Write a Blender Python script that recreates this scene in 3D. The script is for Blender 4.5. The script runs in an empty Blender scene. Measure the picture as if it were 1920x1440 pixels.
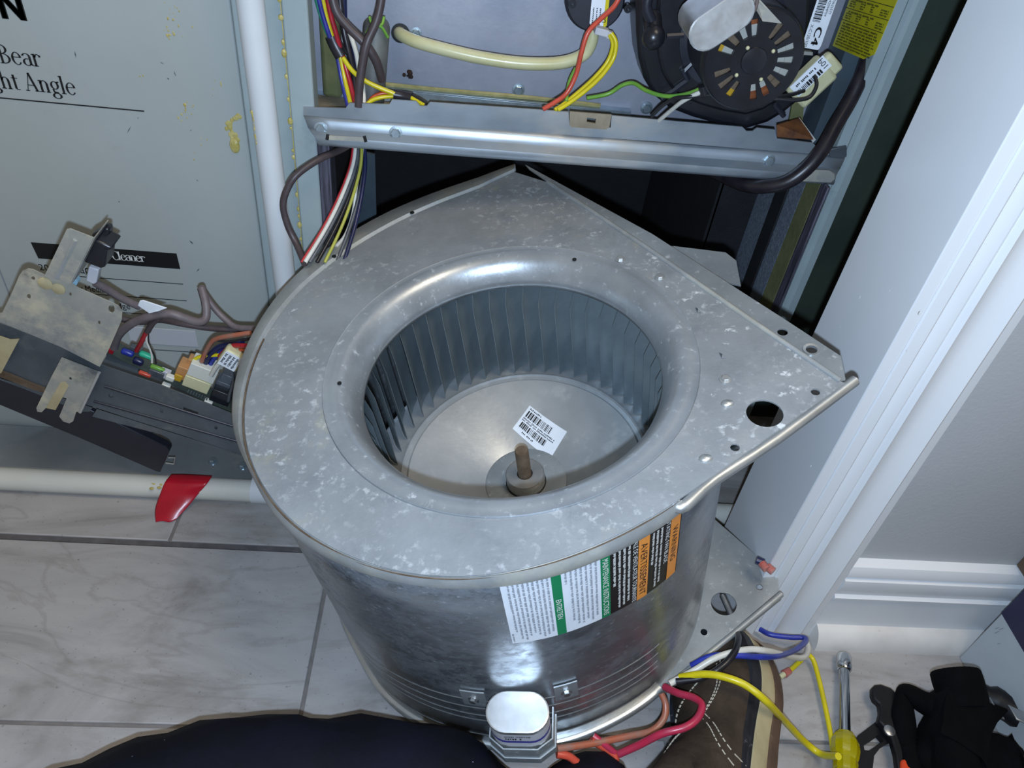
import bpy, bmesh, math, random
from mathutils import Vector, Matrix, noise as mnoise
random.seed(7)
SC = bpy.context.scene
C = SC.collection
PI = math.pi
# ------------------------------------------------------------------ camera
H = 0.72; FPX = 1400.0
R0 = Vector((0.99418259, -0.02239107, 0.10535471))   # camera right
R1 = Vector((0.06502232, -0.65503126, -0.75279888))  # camera down
R2 = Vector((0.0858666, 0.75526995, -0.64976475))    # camera forward
EYE = Vector((0, 0, H))
cam = bpy.data.cameras.new('camera'); camo = bpy.data.objects.new('camera', cam); C.objects.link(camo)
cam.sensor_width = 36.0; cam.lens = 36.0 * FPX / 1920.0; cam.clip_start = 0.01
M = Matrix((R0, -R1, -R2)).transposed().to_4x4(); M.translation = EYE
camo.matrix_world = M
SC.camera = camo
# ------------------------------------------------------------------ light and exposure
SC.view_settings.view_transform = 'Standard'; SC.view_settings.look = 'None'
SC.view_settings.gamma = 1.0; SC.view_settings.use_curve_mapping = False
SC.view_settings.exposure = 0.75
world = bpy.data.worlds.new('room_ambient'); SC.world = world; world.use_nodes = True
bg = world.node_tree.nodes['Background']; bg.inputs[0].default_value = (1.0, 0.9, 0.74, 1); bg.inputs[1].default_value = 0.13
def lamp(name, kind, loc, energy, color, size=0.01, aim=None):
    d = bpy.data.lights.new(name, kind); d.energy = energy; d.color = color
    if kind == 'AREA': d.shape = 'DISK'; d.size = size
    else: d.shadow_soft_size = size
    o = bpy.data.objects.new(name, d); C.objects.link(o); o.location = loc
    if aim is not None: o.rotation_euler = (Vector(aim) - Vector(loc)).to_track_quat('-Z', 'Y').to_euler()
    return o
# the flash LED of the hand-held phone, 3 cm below the lens
lamp('phone_flash', 'POINT', EYE + R1 * 0.031 + R0 * 0.004 - R2 * 0.003, 11.6, (0.60, 0.77, 1.0), 0.006)
# the warm ceiling lamp of the hall behind
lamp('ceiling_lamp', 'AREA', (0.62, -0.05, 2.35), 11.0, (1.0, 0.86, 0.68), 0.9, (0.1, 0.4, 0))
# ------------------------------------------------------------------ pixel rays (a sight line meets a known plane at its real depth)
def ray(u, v): return R0 * (u - 960) + R1 * (v - 720) + R2 * FPX
def PZ(u, v, z=0.0): r = ray(u, v); return EYE + r * ((z - H) / r.z)
def PY(u, v, y): r = ray(u, v); return EYE + r * (y / r.y)
def PX(u, v, x): r = ray(u, v); return EYE + r * (x / r.x)
# blower frame
BS = 0.1455
BC = EYE + Vector((0.31331945, 3.11367745, -2.50635039)) * BS
BZ = Vector((-0.2076, -0.0903, 0.974)).normalized()
BX = Vector((0, 1, 0)).cross(BZ).normalized(); BY = BZ.cross(BX)
BM = Matrix((BX, BY, BZ)).transposed().to_4x4(); BM.translation = BC
def PB(u, v, h):            # local blower coordinates at height h over the top plate
    r = ray(u, v); k = BZ.dot(BC + BZ * h - EYE); X = EYE + r * (k / BZ.dot(r)) - BC
    return Vector((X.dot(BX), X.dot(BY), X.dot(BZ)))
# ------------------------------------------------------------------ materials
def lin(hexs):
    hexs = hexs.lstrip('#'); o = []
    for i in (0, 2, 4):
        c = int(hexs[i:i+2], 16) / 255.0
        o.append(c / 12.92 if c <= 0.04045 else ((c + 0.055) / 1.055) ** 2.4)
    return (*o, 1.0)
MATS = {}
def mat(name, c1, c2=None, ns=15, rough=0.5, rough2=None, metal=0.0, dirt_and_reflection=(), specks=(), bump=0.0, bscale=200, trans=0.0, coat=0.0, stretch=(1, 1, 1), sheen=0.0, lo=0.35, hi=0.65, spec=0.5):
    m = bpy.data.materials.new(name); m.use_nodes = True; nt = m.node_tree; N = nt.nodes; L = nt.links
    b = N['Principled BSDF']; b.inputs['Roughness'].default_value = rough; b.inputs['Metallic'].default_value = metal
    b.inputs['Transmission Weight'].default_value = trans; b.inputs['Coat Weight'].default_value = coat
    b.inputs['Sheen Weight'].default_value = sheen; b.inputs['Specular IOR Level'].default_value = spec
    tc = N.new('ShaderNodeTexCoord'); mp = N.new('ShaderNodeMapping'); L.new(tc.outputs['Object'], mp.inputs[0]); mp.inputs['Scale'].default_value = stretch
    def noise(scale, detail=5, w=0.0, rgh=0.6):
        n = N.new('ShaderNodeTexNoise'); n.inputs['Scale'].default_value = scale; n.inputs['Detail'].default_value = detail; n.inputs['Roughness'].default_value = rgh
        mm = N.new('ShaderNodeVectorMath'); mm.operation = 'ADD'; mm.inputs[1].default_value = (w, w * 1.7, -w); L.new(mp.outputs[0], mm.inputs[0]); L.new(mm.outputs[0], n.inputs['Vector'])
        return n.outputs['Fac']
    def rng(src, a, bb, c=0.0, d=1.0):
        r = N.new('ShaderNodeMapRange'); r.inputs[1].default_value = a; r.inputs[2].default_value = bb; r.inputs[3].default_value = c; r.inputs[4].default_value = d; L.new(src, r.inputs[0]); return r.outputs[0]
    def mix(f, A, B):
        x = N.new('ShaderNodeMix'); x.data_type = 'RGBA'; L.new(f, x.inputs[0])
        for s, val in ((6, A), (7, B)):
            if isinstance(val, tuple): x.inputs[s].default_value = val
            else: L.new(val, x.inputs[s])
        return x.outputs[2]
    col = lin(c1); mfac = None
    if c2:
        f = rng(noise(ns), lo, hi); col = mix(f, lin(c1), lin(c2))
        if rough2 is not None: L.new(rng(noise(ns, 5, 3.1), 0.35, 0.65, rough, rough2), b.inputs['Roughness'])
    for i, (hx, a, bb, sc, amt, *msk) in enumerate(dirt_and_reflection):
        f = rng(noise(sc, 8, 5.0 + 7 * i, 0.68), a, bb, 0.0, amt)
        if msk:
            mu = N.new('ShaderNodeMath'); mu.operation = 'MULTIPLY'; L.new(f, mu.inputs[0]); L.new(rng(noise(msk[0], 3, 40.0 + 3 * i), 0.44, 0.60), mu.inputs[1]); f = mu.outputs[0]
        col = mix(f, col, lin(hx))
        if metal > 0:
            inv = rng(f, 0, 1, 1, 0)
            if mfac is None: mfac = inv
            else:
                q = N.new('ShaderNodeMath'); q.operation = 'MULTIPLY'; L.new(mfac, q.inputs[0]); L.new(inv, q.inputs[1]); mfac = q.outputs[0]
    for (hx, sc, thr) in specks:
        v = N.new('ShaderNodeTexVoronoi'); v.inputs['Scale'].default_value = sc; L.new(mp.outputs[0], v.inputs['Vector'])
        f = rng(v.outputs['Distance'], thr, thr * 0.6); col = mix(f, col, lin(hx))
    if mfac is not None:
        q = N.new('ShaderNodeMath'); q.operation = 'MULTIPLY'; L.new(mfac, q.inputs[0]); q.inputs[1].default_value = metal; L.new(q.outputs[0], b.inputs['Metallic'])
    if isinstance(col, tuple): b.inputs['Base Color'].default_value = col
    else: L.new(col, b.inputs['Base Color'])
    if bump > 0:
        bp = N.new('ShaderNodeBump'); bp.inputs['Strength'].default_value = bump; bp.inputs['Distance'].default_value = 0.002
        L.new(noise(bscale, 4, 9.0), bp.inputs['Height']); L.new(bp.outputs[0], b.inputs['Normal'])
    MATS[name] = m; return m
mat('galv_top', '#878c90', '#989da1', 16, 0.44, 0.58, 0.35, dirt_and_reflection=[('#9d9789', 0.56, 0.76, 8, 0.4), ('#d3d8da', 0.54, 0.66, 130, 0.55, 7), ('#5c6268', 0.52, 0.70, 26, 0.6, 6), ('#e4e8e9', 0.60, 0.66, 70, 0.7, 9), ('#a8a078', 0.55, 0.7, 30, 0.5, 5)], bump=0.10, bscale=300)
mat('galv_ring', '#979ca0', '#a9aeb1', 24, 0.28, 0.40, 0.55, dirt_and_reflection=[('#d3d8da', 0.58, 0.70, 150, 0.5), ('#5f656e', 0.58, 0.76, 18, 0.5)], bump=0.04, bscale=300)
mat('galv_wall', '#a3a8ad', '#8d949b', 12, 0.24, 0.38, 0.84, dirt_and_reflection=[('#6a717b', 0.50, 0.66, 16, 0.4), ('#262b36', 0.46, 0.60, 90, 0.75, 7), ('#3a2428', 0.60, 0.68, 30, 0.5, 9), ('#cfd4d7', 0.58, 0.72, 160, 0.35)], bump=0.05, bscale=220, stretch=(1, 1, 1.4))  # the dark blue-grey mottling is a painted reflection of the navy trousers
mat('galv_lip', '#979b9b', '#adb1b2', 25, 0.4, 0.5, 0.45, dirt_and_reflection=[('#b9b397', 0.5, 0.7, 14, 0.5)], bump=0.06)
mat('galv_bright', '#b9bdbd', '#cfd1cf', 25, 0.28, 0.4, 0.8)
mat('galv_plate', '#a6acae', '#8e9599', 14, 0.36, 0.5, 0.55, dirt_and_reflection=[('#d6dadb', 0.58, 0.7, 130, 0.5), ('#4a4d52', 0.62, 0.76, 20, 0.6)], bump=0.06)
mat('galv_rail', '#aab4bc', '#8f99a2', 18, 0.32, 0.45, 0.6, dirt_and_reflection=[('#b5aa98', 0.50, 0.66, 9, 0.7), ('#3a3a3c', 0.68, 0.78, 30, 0.6)], stretch=(0.5, 1, 1))
mat('galv_dark', '#565d63', '#6b7278', 14, 0.34, 0.5, 0.5, dirt_and_reflection=[('#8a877c', 0.55, 0.75, 18, 0.5), ('#2f3339', 0.56, 0.7, 14, 0.6)], bump=0.05)
mat('galv_dull', '#b3b1a5', '#8f9292', 14, 0.38, 0.55, 0.35, dirt_and_reflection=[('#c6bc9f', 0.48, 0.64, 16, 0.7), ('#3f444c', 0.52, 0.66, 13, 0.8)], bump=0.05)
mat('galv_ledge', '#8b9196', '#9fa4a8', 10, 0.16, 0.28, 0.55, dirt_and_reflection=[('#8a874c', 0.58, 0.70, 8, 0.5)])
mat('vestibule', '#9da0ab', '#878c99', 9, 0.4, 0.5, 0.45, dirt_and_reflection=[('#b5b7bd', 0.55, 0.8, 25, 0.3), ('#5b6272', 0.6, 0.75, 5, 0.5)], bump=0.05)
mat('blade', '#8b979b', '#76838a', 20, 0.38, 0.5, 0.55, dirt_and_reflection=[('#49525a', 0.6, 0.75, 25, 0.6)])
mat('disc', '#a2a7aa', '#b2b6b8', 18, 0.32, 0.42, 0.5, dirt_and_reflection=[('#d6d6d0', 0.55, 0.75, 40, 0.4)], bump=0.05)
mat('hub', '#9ea0a0', '#b7b8b6', 40, 0.35, 0.5, 0.8, dirt_and_reflection=[('#6b665c', 0.6, 0.8, 40, 0.5)])
mat('rust', '#5d4c3c', '#7a6a58', 60, 0.6, 0.7, 0.4, dirt_and_reflection=[('#4a3019', 0.5, 0.7, 50, 0.7)])
mat('rust_orange', '#7a4a22', '#4a2a18', 60, 0.8)
mat('rust_dark', '#3a2418', '#22150f', 60, 0.9)
mat('cabinet', '#9fa5a2', '#a6acaa', 4, 0.38, bump=0.03, bscale=500, dirt_and_reflection=[('#878d8a', 0.62, 0.75, 30, 0.3)])
mat('furnace_paint', '#9ba7a8', '#909d9f', 12, 0.4, dirt_and_reflection=[('#6e7679', 0.62, 0.75, 20, 0.5)])
mat('pvc', '#cdd0d2', '#c4c8ca', 8, 0.35, dirt_and_reflection=[('#b9b6a8', 0.6, 0.8, 12, 0.3)])
mat('pvc_old', '#c9c9c2', '#bfbfb6', 8, 0.38)
mat('foam', '#a5974a', '#c0b478', 90, 0.35, bump=0.5, bscale=260)
mat('amber', '#8c8452', '#a59b68', 90, 0.4)
mat('ink', '#0c0d0f', rough=0.6)
mat('ink_grey', '#83878f', rough=0.6)
mat('ink_scuff', '#4c5254', rough=0.6)
mat('ink_blue', '#8fb4c8', rough=0.6)
mat('white_print', '#dcdcd8', rough=0.5)
mat('paper', '#dfe5ec', '#d5dbe2', 30, 0.42)
mat('label_black', '#15161a', rough=0.35)
mat('label_orange', '#e08a2c', '#d98f4d', 30, 0.4)
mat('label_green', '#0c7a4c', rough=0.4)
mat('label_yellow', '#bdb61c', '#aaa51a', 30, 0.4)
mat('trim_paint', '#e2e4e6', '#dde0e3', 6, 0.3, bump=0.02, bscale=60)
mat('shoe_paint', '#dedcd8', '#cfccc8', 14, 0.4, dirt_and_reflection=[('#9a948c', 0.66, 0.76, 40, 0.5)])
mat('wall_paint', '#b4b6b8', '#afb1b3', 6, 0.6, bump=0.15, bscale=260)
mat('dark_wall', '#2c372e', '#384338', 12, 0.7, bump=0.2, bscale=120, specks=[('#7d8a7d', 26, 0.03)])
mat('grout', '#6d6866', '#7c7672', 60, 0.9)
mat('grout_wide', '#4d4a4c', '#5e5a5a', 60, 0.9)
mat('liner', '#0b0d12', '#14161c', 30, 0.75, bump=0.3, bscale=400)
mat('woven', '#5c6573', '#7a8492', 300, 0.7, bump=0.6, bscale=700)
mat('insul_yellow', '#6c6e48', '#565a38', 25, 0.9, bump=0.4, bscale=150)
mat('flap_grey', '#3f4c55', '#35414a', 20, 0.5)
mat('streak', '#2a2730', '#5a5866', 60, 0.5, stretch=(6, 6, 0.4))
mat('deck_dirt', '#8d8472', '#6f6655', 30, 0.8, dirt_and_reflection=[('#3a2c20', 0.6, 0.75, 30, 0.8)], bump=0.3)
mat('plastic_black', '#14151a', '#1d1f26', 40, 0.32, dirt_and_reflection=[('#4a4844', 0.6, 0.85, 30, 0.35)])
mat('plastic_black2', '#1d1f2a', '#23252f', 40, 0.4)
mat('cord_black', '#1d1a20', '#2b272c', 60, 0.35)
mat('cord_brown', '#3b3234', '#4a4042', 60, 0.45)
mat('cord_mauve', '#5d5456', '#6e6466', 60, 0.5)
mat('tube_cream', '#c9c7a0', '#bdb98a', 30, 0.3, coat=0.3)
mat('rubber', '#2b2a2e', '#6f716c', 14, 0.5)
mat('nylon', '#c8c5a0', '#b9b690', 20, 0.35)
mat('nylon_white', '#cfd0c8', '#c2c3ba', 20, 0.35)
mat('copper', '#8a4b32', '#b06a44', 90, 0.35, metal=0.6)
mat('coil_white', '#a3a39b', rough=0.5)
mat('coil_gold', '#b08a1c', rough=0.5)
mat('chrome', '#c9ced2', '#b9bfc4', 20, 0.10, 0.16, 1.0)
mat('steel', '#b4b7b9', '#a4a7aa', 60, 0.25, 0.35, 0.9)
mat('zinc', '#aebcc4', '#98a7b0', 80, 0.3, 0.4, 0.8)
mat('can', '#c6c8c8', '#d5d7d7', 60, 0.32, 0.45, 0.75)
mat('cap_label', '#b9bac0', rough=0.4)
mat('cap_blue', '#2f2f8c', rough=0.4)
mat('pcb', '#4a5048', '#3c4640', 40, 0.5)
mat('relay_tan', '#b98a5c', '#a87848', 30, 0.5)
mat('teal', '#2fae86', rough=0.4)
mat('navy', '#06070f', '#0a0b1b', 18, 0.8, bump=0.35, bscale=90, specks=[('#9396a8', 60, 0.03)], spec=0.2)
mat('suede', '#2e261e', '#463a30', 22, 0.9, bump=0.3, bscale=300, dirt_and_reflection=[('#15110d', 0.50, 0.60, 26, 0.9, 12), ('#7a6a58', 0.62, 0.75, 70, 0.4)], spec=0.2)
mat('midsole', '#b8ab86', '#a39672', 30, 0.7, dirt_and_reflection=[('#5a5040', 0.6, 0.75, 30, 0.5)])
mat('outsole', '#5a4535', '#4a382b', 40, 0.8, dirt_and_reflection=[('#8d7c68', 0.6, 0.75, 60, 0.4)])
mat('welt', '#15161a', '#26272c', 50, 0.6, dirt_and_reflection=[('#9a9a9c', 0.62, 0.75, 90, 0.6)])
mat('thread', '#b9b2a2', rough=0.8)
mat('glove', '#030305', '#07070a', 40, 0.9, bump=0.4, bscale=200, spec=0.12)
mat('tool_black', '#0e0f12', '#17181b', 40, 0.5, dirt_and_reflection=[('#6a6a6c', 0.68, 0.75, 90, 0.5)], spec=0.3)
mat('grip_orange', '#d2431a', rough=0.4)
mat('amber_handle', '#d8cc10', '#cfc20e', 20, 0.12, trans=0.55, coat=0.5)
mat('carton', '#b5bcc0', '#adb4b8', 12, 0.5)
mat('carton_navy', '#15163c', rough=0.45)
mat('kraft', '#5d4c3c', rough=0.8)
mat('tape_red', '#b3162a', '#a01226', 30, 0.28, bump=0.15, bscale=40)
mat('terminal', '#b8554a', '#c98a80', 60, 0.25, trans=0.2)
for nm, hx, h2 in (('w_red', '#b5242e', '#8d1a24'), ('w_redpaint', '#b02844', '#9c3048'), ('w_coral', '#c8503c', '#b04432'), ('w_rust', '#a3583e', '#8f6a5c'), ('w_yellow', '#d2c21c', '#c2b41a'),
                   ('w_cream', '#cdc69c', '#b8b184'), ('w_white', '#d2d0c6', '#c4c2b8'), ('w_blue', '#2c3aa2', '#24307e'), ('w_navy', '#20264e', '#1a1f3e'), ('w_green', '#2f8a6c', '#267458'),
                   ('w_lime', '#7aa83c', '#5f9a40'), ('w_black', '#18181c', '#26262a'), ('w_grey', '#565a60', '#42464c'), ('w_orange', '#c4502a', '#b0472a'), ('w_limey', '#a8a848', '#989a40'), ('w_bluep', '#33368c', '#2a2d78')):
    mat(nm, hx, h2, 60, 0.32)
# floor tile: travertine
def tile_mat():
    m = bpy.data.materials.new('travertine_tile'); m.use_nodes = True; N = m.node_tree.nodes; L = m.node_tree.links; b = N['Principled BSDF']
    b.inputs['Roughness'].default_value = 0.42
    tc = N.new('ShaderNodeTexCoord'); oi = N.new('ShaderNodeObjectInfo')
    ad = N.new('ShaderNodeVectorMath'); ad.operation = 'MULTIPLY_ADD'; ad.inputs[1].default_value = (1, 1, 1); L.new(tc.outputs['Object'], ad.inputs[0])
    sc = N.new('ShaderNodeVectorMath'); sc.operation = 'SCALE'; L.new(oi.outputs['Location'], sc.inputs[0]); sc.inputs['Scale'].default_value = 3.7; L.new(sc.outputs[0], ad.inputs[2])
    mp = N.new('ShaderNodeMapping'); L.new(ad.outputs[0], mp.inputs[0]); mp.inputs['Scale'].default_value = (1.0, 2.6, 1); mp.inputs['Rotation'].default_value = (0, 0, 0.25)
    n1 = N.new('ShaderNodeTexNoise'); n1.inputs['Scale'].default_value = 5.5; n1.inputs['Detail'].default_value = 9; n1.inputs['Roughness'].default_value = 0.62; n1.inputs['Distortion'].default_value = 1.2; L.new(mp.outputs[0], n1.inputs['Vector'])
    r1 = N.new('ShaderNodeValToRGB'); e = r1.color_ramp.elements; e[0].position = 0.30; e[0].color = lin('#7d7976'); e[1].position = 0.68; e[1].color = lin('#a9a6a4')
    k = r1.color_ramp.elements.new(0.43); k.color = lin('#959290'); k = r1.color_ramp.elements.new(0.52); k.color = lin('#9f9c9b'); L.new(n1.outputs[0], r1.inputs[0])
    n2 = N.new('ShaderNodeTexNoise'); n2.inputs['Scale'].default_value = 1.3; n2.inputs['Detail'].default_value = 8; n2.inputs['Distortion'].default_value = 2.5; L.new(mp.outputs[0], n2.inputs['Vector'])
    # thin vein where the noise crosses the middle
    sb = N.new('ShaderNodeMath'); sb.operation = 'SUBTRACT'; L.new(n2.outputs[0], sb.inputs[0]); sb.inputs[1].default_value = 0.5
    ab = N.new('ShaderNodeMath'); ab.operation = 'ABSOLUTE'; L.new(sb.outputs[0], ab.inputs[0])
    mr = N.new('ShaderNodeMapRange'); mr.inputs[1].default_value = 0.0; mr.inputs[2].default_value = 0.014; mr.inputs[3].default_value = 0.26; mr.inputs[4].default_value = 0.0; L.new(ab.outputs[0], mr.inputs[0])
    mx = N.new('ShaderNodeMix'); mx.data_type = 'RGBA'; L.new(mr.outputs[0], mx.inputs[0]); L.new(r1.outputs[0], mx.inputs[6]); mx.inputs[7].default_value = lin('#6f6862')
    v = N.new('ShaderNodeTexNoise'); v.inputs['Scale'].default_value = 260; v.inputs['Detail'].default_value = 3; L.new(ad.outputs[0], v.inputs['Vector'])
    m2 = N.new('ShaderNodeMapRange'); m2.inputs[1].default_value = 0.66; m2.inputs[2].default_value = 0.74; m2.inputs[4].default_value = 0.55; L.new(v.outputs[0], m2.inputs[0])
    n3 = N.new('ShaderNodeTexNoise'); n3.inputs['Scale'].default_value = 3.1; n3.inputs['Detail'].default_value = 10; n3.inputs['Roughness'].default_value = 0.7; L.new(mp.outputs[0], n3.inputs['Vector'])
    m3 = N.new('ShaderNodeMapRange'); m3.inputs[1].default_value = 0.56; m3.inputs[2].default_value = 0.72; m3.inputs[4].default_value = 0.55; L.new(n3.outputs[0], m3.inputs[0])
    mx3 = N.new('ShaderNodeMix'); mx3.data_type = 'RGBA'; L.new(m3.outputs[0], mx3.inputs[0]); L.new(mx.outputs[2], mx3.inputs[6]); mx3.inputs[7].default_value = lin('#6e665c'); mx = mx3
    mx2 = N.new('ShaderNodeMix'); mx2.data_type = 'RGBA'; L.new(m2.outputs[0], mx2.inputs[0]); L.new(mx.outputs[2], mx2.inputs[6]); mx2.inputs[7].default_value = lin('#5f5850')
    L.new(mx2.outputs[2], b.inputs['Base Color'])
    bp = N.new('ShaderNodeBump'); bp.inputs['Strength'].default_value = 0.08; bp.inputs['Distance'].default_value = 0.002; L.new(n1.outputs[0], bp.inputs['Height']); L.new(bp.outputs[0], b.inputs['Normal'])
    MATS['tile'] = m
tile_mat()
# ------------------------------------------------------------------ objects
PM = {}          # world matrix of each thing's Empty
def thing(name, label, cat, loc=(0, 0, 0), group=None, matrix=None):
    o = bpy.data.objects.new(name, None); C.objects.link(o); o.empty_display_size = 0.02
    o.matrix_world = matrix if matrix is not None else Matrix.Translation(loc)
    PM[o.name] = o.matrix_world.copy()
    o['label'] = label; o['category'] = cat
    if group: o['group'] = group
    return o
class MB:
    def __init__(s): s.v = []; s.f = []
    def add(s, vs, fs):
        k = len(s.v); s.v += [Vector(p) for p in vs]; s.f += [tuple(i + k for i in f) for f in fs]; return s
    def box(s, lo, hi, Mx=None):
        x0, y0, z0 = lo; x1, y1, z1 = hi
        vs = [Vector(p) for p in ((x0, y0, z0), (x1, y0, z0), (x1, y1, z0), (x0, y1, z0), (x0, y0, z1), (x1, y0, z1), (x1, y1, z1), (x0, y1, z1))]
        if Mx is not None: vs = [Mx @ p for p in vs]
        return s.add(vs, [(3, 2, 1, 0), (4, 5, 6, 7), (0, 1, 5, 4), (1, 2, 6, 5), (2, 3, 7, 6), (3, 0, 4, 7)])
    def prism(s, bottom, top):          # two matching loops
        n = len(bottom)
        return s.add(list(bottom) + list(top), [tuple(range(n - 1, -1, -1)), tuple(range(n, 2 * n))] + [(i, (i + 1) % n, n + (i + 1) % n, n + i) for i in range(n)])
    def slab(s, loop, off):             # loop extruded by a vector
        off = Vector(off); return s.prism([Vector(p) for p in loop], [Vector(p) + off for p in loop])
    def grid(s, rows, close=False):
        n = len(rows[0]); fs = []
        for i in range(len(rows) - 1):
            for j in range(n if close else n - 1):
                a = i * n + j; b2 = i * n + (j + 1) % n; fs.append((a, b2, b2 + n, a + n))
        return s.add([p for r in rows for p in r], fs)
    def lathe(s, prof, seg=48, Mx=None, cap0=False, cap1=False):
        rows = []
        for (r, z) in prof: rows.append([Vector((r * math.cos(2 * PI * j / seg), r * math.sin(2 * PI * j / seg), z)) for j in range(seg)])
        if Mx is not None: rows = [[Mx @ p for p in row] for row in rows]
        k = len(s.v); s.grid(rows, True)
        if cap0: s.f.append(tuple(k + j for j in range(seg))[::-1])
        if cap1: s.f.append(tuple(k + (len(prof) - 1) * seg + j for j in range(seg)))
        return s
    def tube(s, pts, r, seg=8, caps=True, res=5, smooth=True):
        pts = [Vector(p) for p in pts]
        if smooth and len(pts) > 2: pts = catmull(pts, res)
        n = len(pts); rows = []; T = (pts[1] - pts[0]).normalized(); U = T.orthogonal().normalized()
        for i, p in enumerate(pts):
            t = (pts[min(i + 1, n - 1)] - pts[max(i - 1, 0)])
            t = t.normalized() if t.length > 1e-9 else T
            U = (U - t * U.dot(t)); U = U.normalized() if U.length > 1e-9 else t.orthogonal().normalized(); W = t.cross(U); T = t
            rr = r[min(len(r) - 1, int(i * len(r) / n))] if isinstance(r, (list, tuple)) else r
            rows.append([p + (U * math.cos(2 * PI * j / seg) + W * math.sin(2 * PI * j / seg)) * rr for j in range(seg)])
        k = len(s.v); s.grid(rows, True)
        if caps: s.f.append(tuple(k + j for j in range(seg))[::-1]); s.f.append(tuple(k + (n - 1) * seg + j for j in range(seg)))
        return s
    def ball(s, c, r, seg=12, rings=8, Mx=None):
        if not hasattr(r, '__len__'): r = (r, r, r)
        rows = []
        for i in range(rings + 1):
            a = PI * i / rings; q = max(math.sin(a), 0.01)
            rows.append([Vector(c) + (Mx if Mx is not None else Matrix.Identity(3)) @ Vector((r[0] * q * math.cos(2 * PI * j / seg), r[1] * q * math.sin(2 * PI * j / seg), -r[2] * math.cos(a))) for j in range(seg)])
        return s.grid(rows, True)
def catmull(p, res=5, closed=False):
    out = []; n = len(p); rng_ = range(n if closed else n - 1)
    for i in rng_:
        if closed: a, b, c, d = p[(i - 1) % n], p[i], p[(i + 1) % n], p[(i + 2) % n]
        else: a, b, c, d = p[max(i - 1, 0)], p[i], p[i + 1], p[min(i + 2, n - 1)]
        for k in range(res):
            t = k / res
            out.append(0.5 * ((2 * b) + (c - a) * t + (2 * a - 5 * b + 4 * c - d) * t * t + (3 * b - a - 3 * c + d) * t ** 3))
    if not closed: out.append(p[-1])
    return out
def root_of(o): return o
def obj(name, mb, m, parent=None, local=False, smooth=None, bevel=0.0, solid=0.0, kind=None, label=None, subsurf=0):
    """link mb as ONE mesh object; coordinates are world unless local=True (the thing's own frame)"""
    me = bpy.data.meshes.new(name)
    vs = mb.v
    if parent is not None and not local:
        top = parent
        while top.parent: top = top.parent
        inv = PM[top.name].inverted() if top.name in PM else Matrix.Identity(4)
        vs = [inv @ p for p in vs]
    # the object's own origin sits in the middle of its mesh
    n = max(len(vs), 1); org = Vector((0, 0, 0))
    for p in vs: org += p
    org /= n
    me.from_pydata([p - org for p in vs], [], mb.f); me.validate()
    bm = bmesh.new(); bm.from_mesh(me); bmesh.ops.recalc_face_normals(bm, faces=bm.faces); bm.to_mesh(me); bm.free()
    me.materials.append(MATS[m]); o = bpy.data.objects.new(name, me); C.objects.link(o)
    off = org
    if parent is not None:
        o.parent = parent
        if parent.parent is not None: off = org - parent.location
    o.location = off
    if parent is None: PM[o.name] = Matrix.Translation(off)
    if smooth is not None: SM(o, smooth)
    if solid: md = o.modifiers.new('solid', 'SOLIDIFY'); md.thickness = solid; md.offset = 0
    if bevel: md = o.modifiers.new('bevel', 'BEVEL'); md.width = bevel; md.segments = 2; md.limit_method = 'ANGLE'; md.angle_limit = 0.7; SM(o, 40)
    if subsurf: md = o.modifiers.new('sub', 'SUBSURF'); md.levels = subsurf; md.render_levels = subsurf
    if kind: o['kind'] = kind
    if label: o['label'] = label
    return o
def SM(o, ang):
    me = o.data
    for p in me.polygons: p.use_smooth = True
    try:
        me.set_sharp_from_angle(angle=math.radians(ang))
    except Exception: pass
def tag(o, label, cat, group=None):
    o['label'] = label; o['category'] = cat
    if group: o['group'] = group
    return o
# flat plate with holes, from 2D loops; fn maps (x, y, t) to 3D (t = 0 / 1 for the two faces)
def plate2d(loops, fn):
    cu = bpy.data.curves.new('tmp', 'CURVE'); cu.dimensions = '2D'; cu.fill_mode = 'BOTH'
    for lp in loops:
        sp = cu.splines.new('POLY'); sp.points.add(len(lp) - 1); sp.use_cyclic_u = True
        for q, p in zip(sp.points, lp): q.co = (p[0], p[1], 0, 1)
    ob = bpy.data.objects.new('tmp', cu); me = bpy.data.meshes.new_from_object(ob)
    vs = [v.co.copy() for v in me.vertices]; fs = [tuple(p.vertices) for p in me.polygons]
    bpy.data.objects.remove(ob); bpy.data.curves.remove(cu); bpy.data.meshes.remove(me)
    mb = MB()
    mb.add([fn(v.x, v.y, 0) for v in vs], fs); mb.add([fn(v.x, v.y, 1) for v in vs], [f[::-1] for f in fs])
    for lp in loops:
        n = len(lp); mb.add([fn(p[0], p[1], 0) for p in lp] + [fn(p[0], p[1], 1) for p in lp], [(i, (i + 1) % n, n + (i + 1) % n, n + i) for i in range(n)])
    return mb
def circ(cx, cy, r, n=20, ry=None): return [(cx + r * math.cos(2 * PI * i / n), cy + (ry or r) * math.sin(2 * PI * i / n)) for i in range(n)]
def stadium(L, Rr, n=10):   # half length of the straight part, end radius
    return [(L + Rr * math.cos(a), Rr * math.sin(a)) for a in [-PI / 2 + PI * i / n for i in range(n + 1)]] + [(-L + Rr * math.cos(a), Rr * math.sin(a)) for a in [PI / 2 + PI * i / n for i in range(n + 1)]]
def rrect(x0, y0, x1, y1, r, n=4):
    out = []
    for cx, cy, a0 in ((x1 - r, y1 - r, 0), (x0 + r, y1 - r, PI / 2), (x0 + r, y0 + r, PI), (x1 - r, y0 + r, 1.5 * PI)):
        out += [(cx + r * math.cos(a0 + PI / 2 * i / n), cy + r * math.sin(a0 + PI / 2 * i / n)) for i in range(n + 1)]
    return out
TXC = {}
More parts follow.
